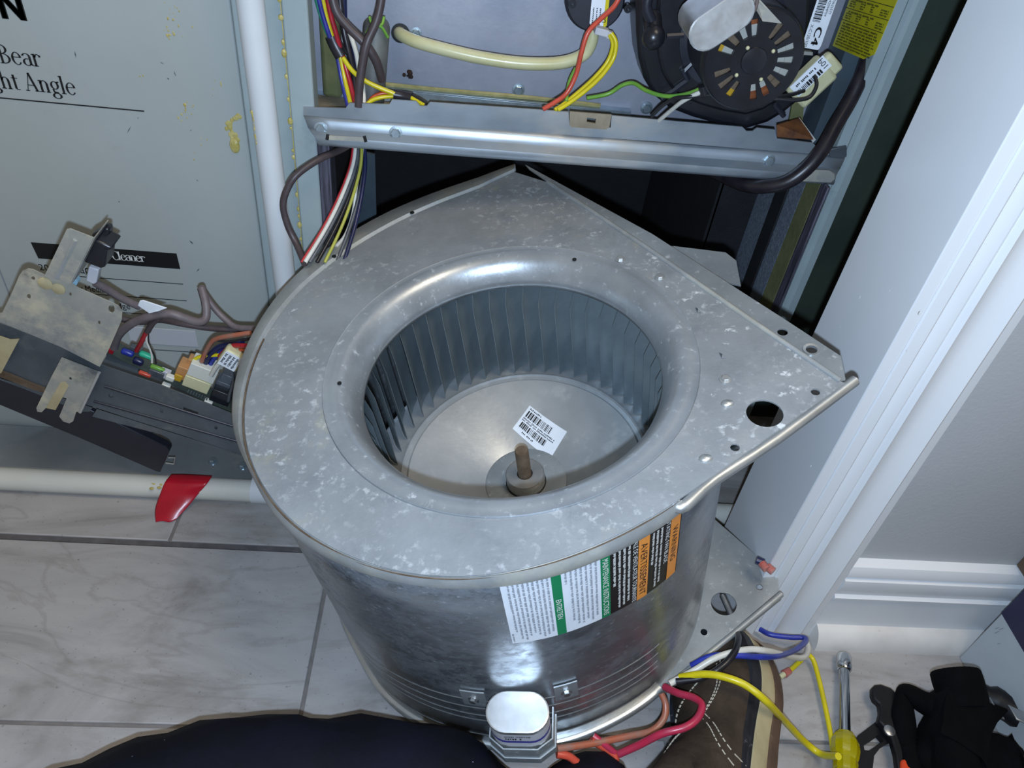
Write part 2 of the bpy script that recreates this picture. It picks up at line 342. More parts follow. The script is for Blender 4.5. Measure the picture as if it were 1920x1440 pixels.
def text_mesh(s):
    if s in TXC: return TXC[s]
    cu = bpy.data.curves.new('txt', 'FONT'); cu.body = s; cu.size = 1.0; cu.resolution_u = 3
    ob = bpy.data.objects.new('txt', cu); C.objects.link(ob)
    dg = bpy.context.evaluated_depsgraph_get(); me = bpy.data.meshes.new_from_object(ob.evaluated_get(dg))
    vs = [(v.co.x, v.co.y) for v in me.vertices]; fs = [tuple(p.vertices) for p in me.polygons]
    bpy.data.objects.remove(ob); bpy.data.curves.remove(cu); bpy.data.meshes.remove(me)
    x0 = min(p[0] for p in vs); x1 = max(p[0] for p in vs); y1 = max(p[1] for p in vs); y0 = min(p[1] for p in vs)
    TXC[s] = ([((p[0] - x0) / (x1 - x0), (p[1] - max(y0, 0)) / (y1 - max(y0, 0))) for p in vs], fs); return TXC[s]
def put_text(mb, s, fn, x0, y0, w, h):    # text in a box of a 2D chart, fn maps the chart to 3D
    vs, fs = text_mesh(s); mb.add([fn(x0 + a * w, y0 + b * h) for a, b in vs], fs)
def fine_print(mb, fn, x0, x1, y0, h, seed):  # illegible word-long marks
    rr = random.Random(seed); x = x0
    while x < x1:
        w = min(rr.uniform(1.2, 4.5) * h, x1 - x); k = x
        while k < x + w - 0.2 * h:
            c = 0.42 * h; t = rr.choice((0, 0.25)); 
            mb.add([fn(k, y0 + t * h), fn(k + c, y0 + t * h), fn(k + c, y0 + h), fn(k, y0 + h)], [(0, 1, 2, 3)]); k += 0.62 * h
        x += w + 0.5 * h
def barcode(mb, fn, x0, x1, y0, y1, seed, u):
    rr = random.Random(seed); x = x0
    while x < x1:
        w = rr.choice((1, 1, 2, 3)) * u
        mb.add([fn(x, y0), fn(min(x + w, x1), y0), fn(min(x + w, x1), y1), fn(x, y1)], [(0, 1, 2, 3)]); x += w + rr.choice((1, 1, 2)) * u
# ------------------------------------------------------------------ stroke letters with serifs
def serif_word(mb, word, fn, x0, y0, hh, cond=0.72):
    """condensed old-style letters; hh is the cap height"""
    th, tn = 0.125 * hh, 0.045 * hh; x = x0; xh = 0.66 * hh
    def quad(a, b2, c, d): mb.add([fn(*a), fn(*b2), fn(*c), fn(*d)], [(0, 1, 2, 3)])
    def stem(cx, ya, yb, w=th): quad((cx - w / 2, ya), (cx + w / 2, ya), (cx + w / 2, yb), (cx - w / 2, yb))
    def ser(cx, y, w=0.3 * hh): quad((cx - w / 2, y - tn / 2), (cx + w / 2, y - tn / 2), (cx + w / 2, y + tn / 2), (cx - w / 2, y + tn / 2))
    def arc(cx, cy, rx, ry, a0, a1, n=14):
        P = []
        for i in range(n + 1):
            a = math.radians(a0 + (a1 - a0) * i / n); w = tn + (th - tn) * abs(math.cos(a))
            P.append(((cx + (rx - w / 2) * math.cos(a), cy + (ry - tn / 2) * math.sin(a) - (w - tn) * 0 ), (cx + (rx + w / 2) * math.cos(a), cy + (ry + tn / 2) * math.sin(a))))
        for i in range(n): quad(P[i][0], P[i][1], P[i + 1][1], P[i + 1][0])
    def line(a, b2, w):
        d = Vector((b2[0] - a[0], b2[1] - a[1])); nrm = Vector((-d.y, d.x)).normalized() * w / 2
        quad((a[0] - nrm.x, a[1] - nrm.y), (a[0] + nrm.x, a[1] + nrm.y), (b2[0] + nrm.x, b2[1] + nrm.y), (b2[0] - nrm.x, b2[1] - nrm.y))
    for ch in word:
        if ch == ' ': x += 0.28 * hh; continue
        Y = y0
        if ch == 'B':
            w = 0.62 * hh * cond / 0.72; sx = x + 0.14 * hh; stem(sx, Y, Y + hh); ser(sx, Y + tn / 2); ser(sx, Y + hh - tn / 2)
            arc(sx + 0.06 * hh, Y + 0.76 * hh, 0.26 * hh, 0.225 * hh, -90, 90); arc(sx + 0.06 * hh, Y + 0.27 * hh, 0.33 * hh, 0.255 * hh, -90, 90); adv = w
        elif ch in 'ea':
            r = 0.21 * hh; cx = x + r + 0.05 * hh
            if ch == 'e': arc(cx, Y + xh / 2, r, xh / 2, 10, 325); line((cx - r, Y + 0.40 * hh), (cx + r, Y + 0.40 * hh), tn); adv = 0.52 * hh
            else:
                stem(cx + r * 0.75, Y + 0.06 * hh, Y + 0.48 * hh); arc(cx - 0.02 * hh, Y + 0.47 * hh, r * 0.85, 0.17 * hh, 5, 165); arc(cx - 0.01 * hh, Y + 0.19 * hh, r * 0.85, 0.18 * hh, 60, 330); line((cx + r * 0.75, Y + 0.08 * hh), (cx + r * 1.25, Y + 0.03 * hh), tn * 1.6); adv = 0.52 * hh
        elif ch in 'rnh':
            sx = x + 0.13 * hh; stem(sx, Y, Y + (hh if ch == 'h' else xh)); ser(sx, Y + tn / 2, 0.26 * hh); line((sx - 0.13 * hh, Y + (hh if ch == 'h' else xh) - tn), (sx, Y + (hh if ch == 'h' else xh) - tn / 2), tn)
            if ch == 'r': arc(sx + 0.17 * hh, Y + 0.45 * hh, 0.13 * hh, 0.19 * hh, 40, 170); mb_b = (sx + 0.29 * hh, Y + 0.55 * hh); quad((mb_b[0] - .05 * hh, mb_b[1] - .05 * hh), (mb_b[0] + .05 * hh, mb_b[1] - .05 * hh), (mb_b[0] + .05 * hh, mb_b[1] + .06 * hh), (mb_b[0] - .05 * hh, mb_b[1] + .06 * hh)); adv = 0.44 * hh
            else: s2 = sx + 0.32 * hh; stem(s2, Y, Y + 0.46 * hh); ser(s2, Y + tn / 2, 0.24 * hh); arc(sx + 0.16 * hh, Y + 0.44 * hh, 0.16 * hh, 0.20 * hh, 0, 170); adv = 0.62 * hh
        elif ch == 'l': sx = x + 0.12 * hh; stem(sx, Y, Y + hh); ser(sx, Y + tn / 2, 0.26 * hh); line((sx - 0.12 * hh, Y + hh - tn), (sx, Y + hh - tn / 2), tn); adv = 0.28 * hh
        elif ch == 't': sx = x + 0.14 * hh; stem(sx, Y + 0.12 * hh, Y + 0.82 * hh); ser(sx + 0.03 * hh, Y + xh - tn / 2, 0.34 * hh); arc(sx + 0.12 * hh, Y + 0.13 * hh, 0.13 * hh, 0.13 * hh, 180, 300); adv = 0.36 * hh
        elif ch == 'g':
            cx = x + 0.22 * hh; arc(cx, Y + 0.44 * hh, 0.17 * hh, 0.21 * hh, 0, 360, 20); arc(cx + 0.02 * hh, Y - 0.14 * hh, 0.20 * hh, 0.15 * hh, 0, 360, 20); line((cx - 0.12 * hh, Y + 0.24 * hh), (cx - 0.1 * hh, Y + 0.08 * hh), th * .8); line((cx - 0.12 * hh, Y + 0.06 * hh), (cx + 0.14 * hh, Y + 0.02 * hh), th * .8); line((cx + 0.1 * hh, Y + 0.6 * hh), (cx + 0.26 * hh, Y + 0.64 * hh), th * .6); adv = 0.5 * hh
        elif ch == 'A':
            line((x + 0.08 * hh, Y), (x + 0.33 * hh, Y + hh), tn); line((x + 0.60 * hh, Y), (x + 0.33 * hh, Y + hh), th); line((x + 0.17 * hh, Y + 0.33 * hh), (x + 0.5 * hh, Y + 0.33 * hh), tn); ser(x + 0.08 * hh, Y + tn / 2, 0.22 * hh); ser(x + 0.60 * hh, Y + tn / 2, 0.28 * hh); adv = 0.72 * hh
        elif ch == 'C': cx = x + 0.34 * hh; arc(cx, Y + hh / 2, 0.30 * hh, hh / 2, 42, 318, 20); stem(cx + 0.24 * hh, Y + 0.68 * hh, Y + 0.95 * hh, tn); adv = 0.64 * hh
        else: adv = 0.4 * hh
        x += adv * cond / 0.72
    return x
# ================================================================== SETTING
# floor: a grout bed with the tiles as parts
fl = MB(); fl.box((-1.3, -0.55, -0.03), (1.3, 1.15, -0.0025))
floor = obj('floor', fl, 'grout'); floor['kind'] = 'structure'
rows = [(-0.49, -0.286, -0.1), (-0.2835, -0.0835, 0.42), (-0.081, 0.119, -0.31), (0.1215, 0.3198, 0.235), (0.3232, 0.5205, -0.1185), (0.5285, 0.727, -0.30), (0.7305, 0.93, 0.1), (0.9335, 1.14, -0.2)]
for (y0, y1, xs) in rows:
    k0 = -2 if xs > -0.2 else -1
    for k in range(k0, 2):
        a = max(xs + 0.8 * k + 0.0018, -1.28); b_ = min(xs + 0.8 * (k + 1) - 0.0018, 1.28)
        if b_ - a < 0.05: continue
        t = MB(); t.box((a, y0, -0.011), (b_, y1, 0.0))
        obj('tile', t, 'tile', floor, bevel=0.0012)
gs = MB(); gs.box((-1.28, 0.5215, -0.0025), (1.28, 0.5275, -0.001)); obj('grout_strip', gs, 'grout_wide', floor)
# hall wall to the right with its casing, baseboard and shoe moulding
def struct(name, mb, m, **kw): o = obj(name, mb, m, **kw); o['kind'] = 'structure'; return o
wr = MB(); wr.box((0.345, 0.452, 0.0), (1.25, 0.546, 1.6)); struct('wall_right', wr, 'wall_paint')
# the opening's jamb board
jb = MB(); jb.box((0.333, 0.441, 0.0), (0.345, 0.546, 1.6)); struct('trim_2', jb, 'trim_paint', bevel=0.001)
def extrude_profile(prof, a, b_, axis):   # prof: list of (p, q)
    mb = MB()
    if axis == 'z': lo = [Vector((p, q, a)) for p, q in prof]; hi = [Vector((p, q, b_)) for p, q in prof]
    else: lo = [Vector((a, p, q)) for p, q in prof]; hi = [Vector((b_, p, q)) for p, q in prof]
    return mb.prism(lo, hi)
cx0 = 0.3445
cas = [(0, 0.452), (0, 0.441), (0.001, 0.4395), (0.010, 0.4385), (0.0125, 0.4405), (0.014, 0.4425), (0.0165, 0.4415), (0.020, 0.4395), (0.024, 0.439), (0.0262, 0.4400), (0.0285, 0.4365), (0.0300, 0.4352), (0.0325, 0.4372), (0.038, 0.4400), (0.046, 0.4400), (0.053, 0.4375), (0.0575, 0.4352), (0.0600, 0.4338), (0.0622, 0.4352), (0.064, 0.4372), (0.0725, 0.4385), (0.0735, 0.4400), (0.0735, 0.452)]
casing = struct('trim_1', extrude_profile([(cx0 + p, q) for p, q in cas], 0.0, 1.6, 'z'), 'trim_paint', smooth=28)
bx0 = cx0 + 0.0735
bas = [(0.452, 0.0), (0.4395, 0.0), (0.4395, 0.074), (0.4365, 0.0755), (0.4362, 0.0785), (0.440, 0.0810), (0.4385, 0.088), (0.4365, 0.1), (0.4375, 0.107), (0.4412, 0.1085), (0.4412, 0.1105), (0.4388, 0.1125), (0.4392, 0.119), (0.442, 0.1255), (0.447, 0.1275), (0.452, 0.128)]
struct('baseboard_right', extrude_profile(bas, bx0 + 0.0002, 1.25, 'x'), 'trim_paint', smooth=28)
sh = [(0.4395, 0.0)] + [(0.4395 - 0.0185 * math.cos(a), 0.024 * math.sin(a)) for a in [PI / 2 * i / 8 for i in range(9)]]
struct('trim_3', extrude_profile(sh, cx0 + 0.076, 1.25, 'x'), 'shoe_paint', smooth=40)
pj_ = MB()
for u, v, r_ in ((1612, 557, .0010), (1723, 588, .0011), (1520, 874, .0012), (1668, 545, .0006), (1575, 613, .0005), (1700, 660, .0004)): pj_.ball(PX(u, v, 0.333), (r_ * .3, r_ * .6, r_ * 1.5), 7, 5)
o_ = obj('paint_drip', pj_, 'white_print', bpy.data.objects['trim_2']); o_['kind'] = 'stuff'
# dark closet wall behind, right of the furnace, and behind the air cleaner
db = MB(); db.box((0.30, 0.80, 0.0), (1.25, 0.86, 1.6)); struct('wall_back', db, 'dark_wall')
# ================================================================== FURNACE
YF = 0.67; XL, XR = -0.1563, 0.3765
fur = thing('furnace', 'tall grey furnace cabinet standing open, its lower blower bay dark and empty', 'furnace', (0.11, 0.67, 0.0))
p = MB(); p.box((XL, YF, 0.0), (-0.1345, 0.692, 1.1)); obj('front_post', p, 'furnace_paint', fur, bevel=0.002, label='left front post with a dirty edge')
p = MB(); p.prism([Vector((x, y, 0.0)) for x, y in ((0.3495, 0.692), (0.3495, YF), (0.359, YF - 0.001), (0.3615, YF + 0.002), (0.366, YF + 0.002), (0.3685, YF - 0.001), (0.3765, YF), (0.3765, 0.692))], [Vector((x, y, 1.1)) for x, y in ((0.3495, 0.692), (0.3495, YF), (0.359, YF - 0.001), (0.3615, YF + 0.002), (0.366, YF + 0.002), (0.3685, YF - 0.001), (0.3765, YF), (0.3765, 0.692))]); obj('front_post', p, 'furnace_paint', fur, smooth=30, label='right front post with a raised rib')
p = MB(); p.box((XL, 0.692, 0.0), (-0.1525, 1.12, 1.1)); obj('side_panel', p, 'furnace_paint', fur)
p = MB(); p.box((0.3725, 0.692, 0.0), (0.3765, 0.80, 1.1)); obj('side_panel', p, 'furnace_paint', fur)
p = MB(); p.box((-0.1525, 1.10, 0.0), (0.3, 1.12, 0.46)); p.box((0.3, 0.795, 0.0), (0.3725, 0.80, 0.46)); p.box((0.297, 0.795, 0), (0.302, 1.1, 0.46)); obj('back_panel', p, 'liner', fur)
p = MB(); p.box((-0.1525, 0.692, 0.004), (0.3725, 0.795, 0.008)); obj('bottom_pan', p, 'liner', fur)
p = MB(); p.box((-0.1525, 0.672, 0.03), (-0.1345, 1.1, 0.44)); obj('insulation_liner', p, 'liner', fur, label='black lining of the left side')
p = MB(); p.box((0.345, 0.693, 0.03), (0.3495, 0.795, 0.44)); obj('insulation_liner', p, 'woven', fur, label='woven black lining of the right side')
def side_strip(u0, u1, m, dx, name):       # strips on the right inner side, seen at row 450
    a, b_ = PX(u0, 450, 0.345), PX(u1, 450, 0.345); y0, y1 = sorted((a.y, b_.y))
    q = MB(); q.box((0.345 - dx, y0, 0.03), (0.345, y1, 0.435)); obj(name, q, m, fur, bevel=0.0008)
side_strip(1501, 1517, 'streak', 0.0025, 'gasket'); side_strip(1473, 1500, 'insul_yellow', 0.002, 'insulation_strip'); side_strip(1424, 1445, 'liner', 0.0022, 'tape_strip')
p = MB(); p.box((-0.1345, 0.672, 0.05), (-0.1235, 0.70, 0.425)); obj('gasket', p, 'streak', fur, bevel=0.001)
p = MB(); p.slab([PY(686, 286, 0.76), PY(703, 290, 0.76), PY(706, 412, 0.76), PY(690, 425, 0.76), PY(650, 425, 0.76), PY(660, 330, 0.76)], (0, 0.003, 0)); obj('baffle', p, 'flap_grey', fur)
# deck and burner vestibule
p = MB(); p.box((-0.1525, 0.672, 0.444), (0.3725, 0.735, 0.447)); obj('deck', p, 'deck_dirt', fur)
p = MB(); p.box((-0.1525, 0.728, 0.447), (0.3725, 0.733, 1.1)); obj('vestibule_panel', p, 'vestibule', fur)
p = MB(); p.box((-0.1525, 0.718, 0.447), (0.3725, 0.7275, 0.4475)); p.box((-0.128, 0.7175, 0.4475), (0.16, 0.7195, 0.4585)); p.box((-0.128, 0.7175, 0.4585), (0.16, 0.728, 0.4600)); obj('panel_ledge', p, 'zinc', fur, bevel=0.0006)
p = MB(); p.box((-0.1345, 0.712, 0.4475), (-0.1165, 0.7275, 1.1)); obj('insulation_strip', p, 'insul_yellow', fur, bevel=0.004)
p = MB(); p.box((0.3340, 0.692, 0.4475), (0.3495, 0.7275, 1.1)); obj('inner_side', p, 'flap_grey', fur)
# yellowish sealant line along the ledge
p = MB(); p.tube([(-0.12, 0.724, 0.4615), (-0.03, 0.724, 0.461), (0.06, 0.724, 0.462), (0.13, 0.724, 0.461)], 0.0022, 6); obj('sealant_bead', p, 'amber', fur)
p = MB(); rq = random.Random(9)
for k in range(14): p.ball(PY(768 + rq.gauss(0, 4.5), 141 + rq.gauss(0, 6), 0.727), rq.uniform(.0008, .0026), 7, 5)
obj('rust_spot', p, 'rust_dark', fur)
p = MB(); q = PY(855, 188, 0.700); p.ball((q.x, q.y, 0.4505), (0.006, 0.005, 0.0045), 8, 6); obj('sealant_lump', p, 'amber', fur)
# front rail: upper stepped band, rounded fold, lower lip
up = [(569, 201), (648, 203), (655, 193), (730, 196), (735, 187), (780, 190), (788, 199), (800, 199), (806, 192), (1066, 210), (1068, 234), (1145, 240), (1147, 217), (1392, 238), (1400, 246), (1412, 246), (1420, 240), (1453, 243), (1457, 260), (1524, 268), (1530, 274), (1584, 279)]
dn = [(1584, 294), (1240, 266), (860, 240), (660, 223), (569, 217)]
p = MB(); p.slab([PY(u, v, 0.668) for u, v in up + dn], (0, 0.0018, 0))
rail = obj('front_rail', p, 'galv_rail', fur)
L1 = [(569, 217, 0.668), (572, 224, 0.6655), (578, 240, 0.6645), (584, 248, 0.659), (590, 256, 0.6535), (594, 266, 0.6525), (598, 271, 0.655), (600, 270, 0.668)]
Rr1 = [(1584, 294, 0.668), (1583, 299, 0.6655), (1575, 316, 0.6645), (1571, 323, 0.659), (1567, 331, 0.6535), (1565, 341, 0.6525), (1563, 345, 0.655), (1563, 342, 0.668)]
rws = []
for (a, b_) in zip(L1, Rr1):
    A, B = PY(*a), PY(*b_); rws.append([A.lerp(B, t / 24) for t in range(25)])
p = MB(); p.grid(rws); obj('rail_lip', p, 'galv_rail', fur, smooth=50, solid=0.0015)
rail2 = None
def hexbolt(name, c, axis, r, hgt, m, parent, washer=True, local=False):
    Mx = Matrix.Translation(c) @ Vector(axis).to_track_quat('Z', 'Y').to_matrix().to_4x4(); mb = MB()
    if washer: mb.lathe([(0.0, 0.0), (r * 1.35, 0.0), (r * 1.35, hgt * 0.25), (0.9 * r, hgt * 0.3)], 18, Mx)
    mb.lathe([(r, hgt * 0.25), (r, hgt * 0.85), (r * 0.85, hgt), (0.0, hgt)], 6, Mx)
    return obj(name, mb, m, parent, local=local)
for u, v in ((602, 241), (742, 249), (1441, 301)): hexbolt('bolt', PY(u, v, 0.6645), (0, -1, 0.15), 0.0045, 0.004, 'zinc', fur)
for u, v in ((972, 168), (1212, 202)): hexbolt('bolt', PY(u, v, 0.727), (0, -1, 0), 0.0045, 0.004, 'zinc', fur)
hexbolt('bolt', PY(780, 62, 0.727), (0, -1, 0), 0.004, 0.0035, 'zinc', fur)
# clip with a square slot, straddling the rail
a, b_, c_, d_ = PY(1068, 207, 0.6665), PY(1146, 213, 0.6665), PY(1140, 238, 0.6665), PY(1067, 233, 0.6665)
def q2(u, v): return Vector(a.lerp(b_, u)).lerp(d_.lerp(c_, u), v)
p = plate2d([[(0, 0), (1, 0), (1, 0.85), (0.93, 1), (0.05, 1), (0, 0.9)], [(0.42, 0.3), (0.64, 0.34), (0.64, 0.66), (0.42, 0.6)]], lambda x, y, t: q2(x, y) + Vector((0, -0.0015 * t - 0.0035 * (0.4 + y), 0)))
obj('clip', p, 'deck_dirt', fur)
# slot flap at the left of the rail and rounded tab at its right end
p = MB(); p.slab([PY(614, 254, 0.6505), PY(683, 258, 0.6505), PY(686, 262, 0.6505), PY(686, 266, 0.6505), PY(612, 262, 0.6505)], (0, 0.001, 0)); obj('slot_flap', p, 'galv_dull', fur)
for a_, b2_ in (((683, 255), (686, 266)), ((615, 252), (613, 262))): p = MB(); p.tube([PY(*a_, 0.6515), PY(*b2_, 0.6505)], 0.0016, 6); obj('slot', p, 'ink', fur)
p = MB(); p.slab([PY(u, v, 0.6505) for u, v in ((1500, 318), (1555, 320), (1566, 326), (1567, 336), (1558, 344), (1505, 341))], (0, 0.003, 0)); obj('end_tab', p, 'galv_dull', fur, bevel=0.001)
p = MB(); p.slab([PY(u, v, 0.664) for u, v in ((1556, 280), (1588, 274), (1588, 293), (1582, 298), (1556, 294))], (0, 0.003, 0)); obj('end_tab', p, 'galv_dark', fur, bevel=0.0006)
# rusty gusset in the right corner of the deck
p = MB(); p.slab([PY(1456, 236, 0.672), PY(1500, 222, 0.690), PY(1524, 262, 0.672), PY(1457, 257, 0.669)], (0, 0, 0.001)); obj('gusset', p, 'rust_orange', fur)
p = MB(); p.slab([PY(1497, 218, 0.690), PY(1503, 226, 0.690), PY(1530, 262, 0.671), PY(1524, 268, 0.671)], (0, 0.001, 0)); obj('gusset_edge', p, 'galv_dull', fur)
p = MB(); p.slab([PY(u, v, 0.71) for u, v in ((1486, 192), (1508, 190), (1505, 226), (1478, 236))], (0, 0.003, 0)); obj('insulation_strip', p, 'insul_yellow', fur)
# yellow label on the inner right side
XI = 0.3338
lab = [PX(u, v, XI) for u, v in ((1595, 0), (1680, 0), (1636, 106), (1619, 128), (1562, 86))]
# chart of the label on the plane x = XI: along depth (y) and height (z)
ylab = PY(1562, 86, 0.70)
ox = PX(1562, 86, XI); ex_ = (PX(1636, 118, XI) - ox); ez_ = (PX(1595, -4, XI) - ox)
def YL(a, b_, t=0): return ox + ex_ * a + ez_ * b_ + Vector((-0.0006 - 0.0005 * t, 0, 0))
p = MB(); p.slab([YL(0, 0), YL(0.8, 0.0), YL(0.98, 0.16), YL(1, 1.2), YL(0, 1.2)], (0.0004, 0, 0)); yl = obj('caution_label', p, 'label_yellow', fur, label='yellow instruction label')
p = MB()
for k in range(9): fine_print(p, lambda x, y: YL(x, y, 1), 0.06, 0.93 - 0.02 * (k % 3), 0.05 + k * 0.055, 0.034, k)
for yy, hh in ((0.56, 0.012), (0.80, 0.012), (1.04, 0.012)): p.add([YL(0.0, yy, 1), YL(1.0, yy, 1), YL(1.0, yy + hh, 1), YL(0.0, yy + hh, 1)], [(0, 1, 2, 3)])
for bb in (0.58, 0.82):
    fine_print(p, lambda x, y: YL(x, y, 1), 0.1, 0.72, bb + 0.15, 0.035, 31)
    for k in range(3):
        for x0, x1 in ((0.06, 0.2), (0.32, 0.42), (0.56, 0.64), (0.78, 0.94)): fine_print(p, lambda x, y: YL(x, y, 1), x0, x1, bb + 0.02 + 0.045 * k, 0.03, 50 + k)
obj('label_text', p, 'ink', yl)
# foam drips along the furnace seam
p = MB(); rr = random.Random(3)
z = 0.55
while z > 0.29:
    q = Vector((XL - 0.0005, YF - 0.0005, z)); s_ = rr.choice((0.0012, 0.0015, 0.0024)); p.ball(q, (s_, s_ * 0.6, s_ * rr.uniform(1, 2.2)), 7, 5); z -= rr.uniform(0.006, 0.022)
p.tube([(XL, YF - 0.0004, 0.56), (XL + 0.0006, YF - 0.0004, 0.42), (XL, YF - 0.0004, 0.28)], 0.0004, 5); obj('foam_seam', p, 'foam', fur)
# ================================================================== AIR CLEANER with printed door
YP = 0.68
ac = thing('air_cleaner', 'pale grey air cleaner cabinet left of the furnace, printed with black lettering', 'cabinet', (-0.55, 0.68, 0.0))
p = MB(); p.box((-1.25, YP, 0.0), (-0.2, 0.80, 1.1)); body = obj('door', p, 'cabinet', ac, bevel=0.002)
p = MB(); p.box((-0.1985, YP - 0.004, 0.0), (XL - 0.0008, 0.78, 1.1)); obj('stile', p, 'furnace_paint', ac, bevel=0.0015)
s0, s1 = PY(0, 461, YP), PY(28, 532, YP); p = MB(); p.box((-0.474, YP - 0.0006, 0.0), (-0.4728, YP, 0.292)); obj('seam', p, 'ink_grey', ac)
def PA(x, z, t=0.0): return Vector((x, YP - 0.0003 - t, z))
pr = MB()
# heavy sans "ON", the O cut by nothing but the picture's edge
a, b_ = PY(0, 37, YP), PY(37, 2, YP); hN = 0.0225
put_text(pr, 'N', lambda x, z: PA(x, z), PY(7, 37, YP).x, PY(20, 36, YP).z, 0.0172, hN)
for dx in (0.0012, 0.0022, -0.0008): put_text(pr, 'N', lambda x, z: PA(x, z), PY(7, 37, YP).x + dx, PY(20, 36, YP).z, 0.0172, hN)
po = MB()
for dx in (0, 0.0012, 0.0022): put_text(po, 'O', lambda x, z: PA(x, z), PY(7, 37, YP).x - 0.0245 + dx, PY(20, 36, YP).z - 0.0003, 0.0205, hN)
obj('lettering', po, 'ink', ac); obj('lettering', pr, 'ink', ac); pr = MB()
B0 = PY(2, 118, YP); B1 = PY(2, 83, YP); serif_word(pr, 'Bear', lambda x, z: PA(x, z), B0.x, B0.z, (B1.z - B0.z), 0.74)
G0 = PY(-9, 164, YP); G1 = PY(-9, 132, YP); serif_word(pr, 'ght Angle', lambda x, z: PA(x, z), G0.x - 0.002, G0.z, B1.z - B0.z, 0.74)
def hline(mb, a, b_, w, m=None):
    A, B = PY(*a, YP), PY(*b_, YP); z = (A.z + B.z) / 2; mb.add([PA(A.x, z - w / 2), PA(B.x, z - w / 2), PA(B.x, z + w / 2), PA(A.x, z + w / 2)], [(0, 1, 2, 3)])
for a_, b2_, w_ in (((-60, 180), (270, 206), .0012), ((140, 520), (343, 530), .0009), ((180, 553), (350, 562), .0009), ((215, 585), (352, 594), .0009), ((290, 656), (370, 660), .0009)): ql = MB(); hline(ql, a_, b2_, w_); obj('printed_line', ql, 'ink', ac)
k1, k2 = PY(58, 455, YP), PY(335, 498, YP); kz0 = PY(70, 484, YP).z; kz1 = PY(59, 454, YP).z; kx0 = PY(58, 455, YP).x; kx1 = PY(330, 470, YP).x
ql = MB(); ql.add([PA(kx0, kz1), PA(kx0 + 0.002, kz0), PA(kx1 + 0.0005, kz0), PA(kx1, kz1)], [(0, 1, 2, 3)]); obj('printed_band', ql, 'ink', ac, label='black printed band')
obj('lettering', pr, 'ink', ac)
pw = MB(); c0 = PY(212, 484, YP); zb = kz0 + 0.30 * (kz1 - kz0); serif_word(pw, 'Cleaner', lambda x, z: PA(x, z, 0.0004), c0.x, zb, 0.0105, 0.62)
obj('lettering', pw, 'white_print', ac, label='white serif lettering on the black band')
ps = MB()
for s_, (u, v), w in (('20', (75, 506), 0.010), ('y Media', (150, 545), 0.026), ('dge', (222, 578), 0.013), ('ac', (152, 512), 0.009)):
    q = PY(u, v, YP); put_text(ps, s_, lambda x, z: PA(x, z), q.x, q.z, w, 0.0075)
obj('small_lettering', ps, 'ink', ac)
pp = MB(); A = PY(238, 612, YP); B = PY(372, 650, YP); pp.box((A.x, YP - 0.0006, B.z), (B.x, YP, A.z)); obj('paper_sticker', pp, 'cap_label', ac)
# foam spatter on the door
pf = MB(); rr = random.Random(5)
for (u, v, n_, s_) in ((318, 15, 8, .0012), (322, 60, 12, .0014), (338, 43, 4, .001), (350, 200, 10, .0013), (345, 228, 6, .0011), (380, 262, 7, .001), (275, 135, 3, .0015), (405, 160, 5, .0012), (371, 293, 2, .0016)):
    for k in range(n_):
        q = PY(u + rr.gauss(0, 8), v + rr.gauss(0, 9), YP); s2_ = s_ * rr.choice((.3, .4, .5, .9)); pf.ball(q, (s2_ * rr.uniform(.6, 1.4), s2_ * 0.5, s2_ * rr.uniform(.6, 1.6)), 6, 4)
obj('foam_spatter', pf, 'foam', ac, kind='stuff')
pf = MB()
for k in range(40):
    t = rr.random(); q = PY(436 + 10 * math.cos(7 * t) * (1 - t * .6) + rr.uniform(-6, 6), 216 + 52 * t, YP); pf.ball(q, (0.0018, 0.0008, 0.0022), 6, 4)
q = PY(440, 273, YP); pf.ball(q, (0.0048, 0.003, 0.0075), 10, 8); obj('foam_drip', pf, 'foam', ac, label='runny yellow glob of foam')
pk = MB(); rk = random.Random(21)
for u, v, du, dv, w_ in ((140, 95, 3, 14, 1.4), (238, 250, 8, -14, 1), (355, 450, 8, 8, 2.4), (369, 509, 5, -6, 1.6), (313, 146, 5, 3, 1.6), (326, 132, 4, 12, 1), (222, 377, 3, 2, 1.6), (258, 220, 2, 2, 1.4), (357, 243, 2, 2, 1.4), (367, 336, 6, 4, 1), (300, 116, 8, 4, 1)):
    A, B = PY(u, v, YP), PY(u + du, v + dv, YP); n_ = Vector((-(B - A).z, 0, (B - A).x)).normalized() * w_ * 0.00035; m_ = (A + B) / 2 + n_; o2 = Vector((0, -0.0003, 0)); pk.add([A + o2, m_ + o2, B + o2, (A + B) / 2 - n_ + o2], [(0, 1, 2, 3)])
obj('scuff_marks', pk, 'ink_scuff', ac, kind='stuff')
# galvanised base shelf under the cabinet
p = MB(); p.box((-1.25, 0.607, 0.0), (XL - 0.004, YP - 0.0045, 0.020)); lg = obj('base_shelf', p, 'galv_ledge', ac, bevel=0.001)
for u, v in ((399, 865), (455, 874)): hexbolt('bolt', PZ(u, v, 0.0201), (0, 0, 1), 0.0042, 0.004, 'zinc', ac)
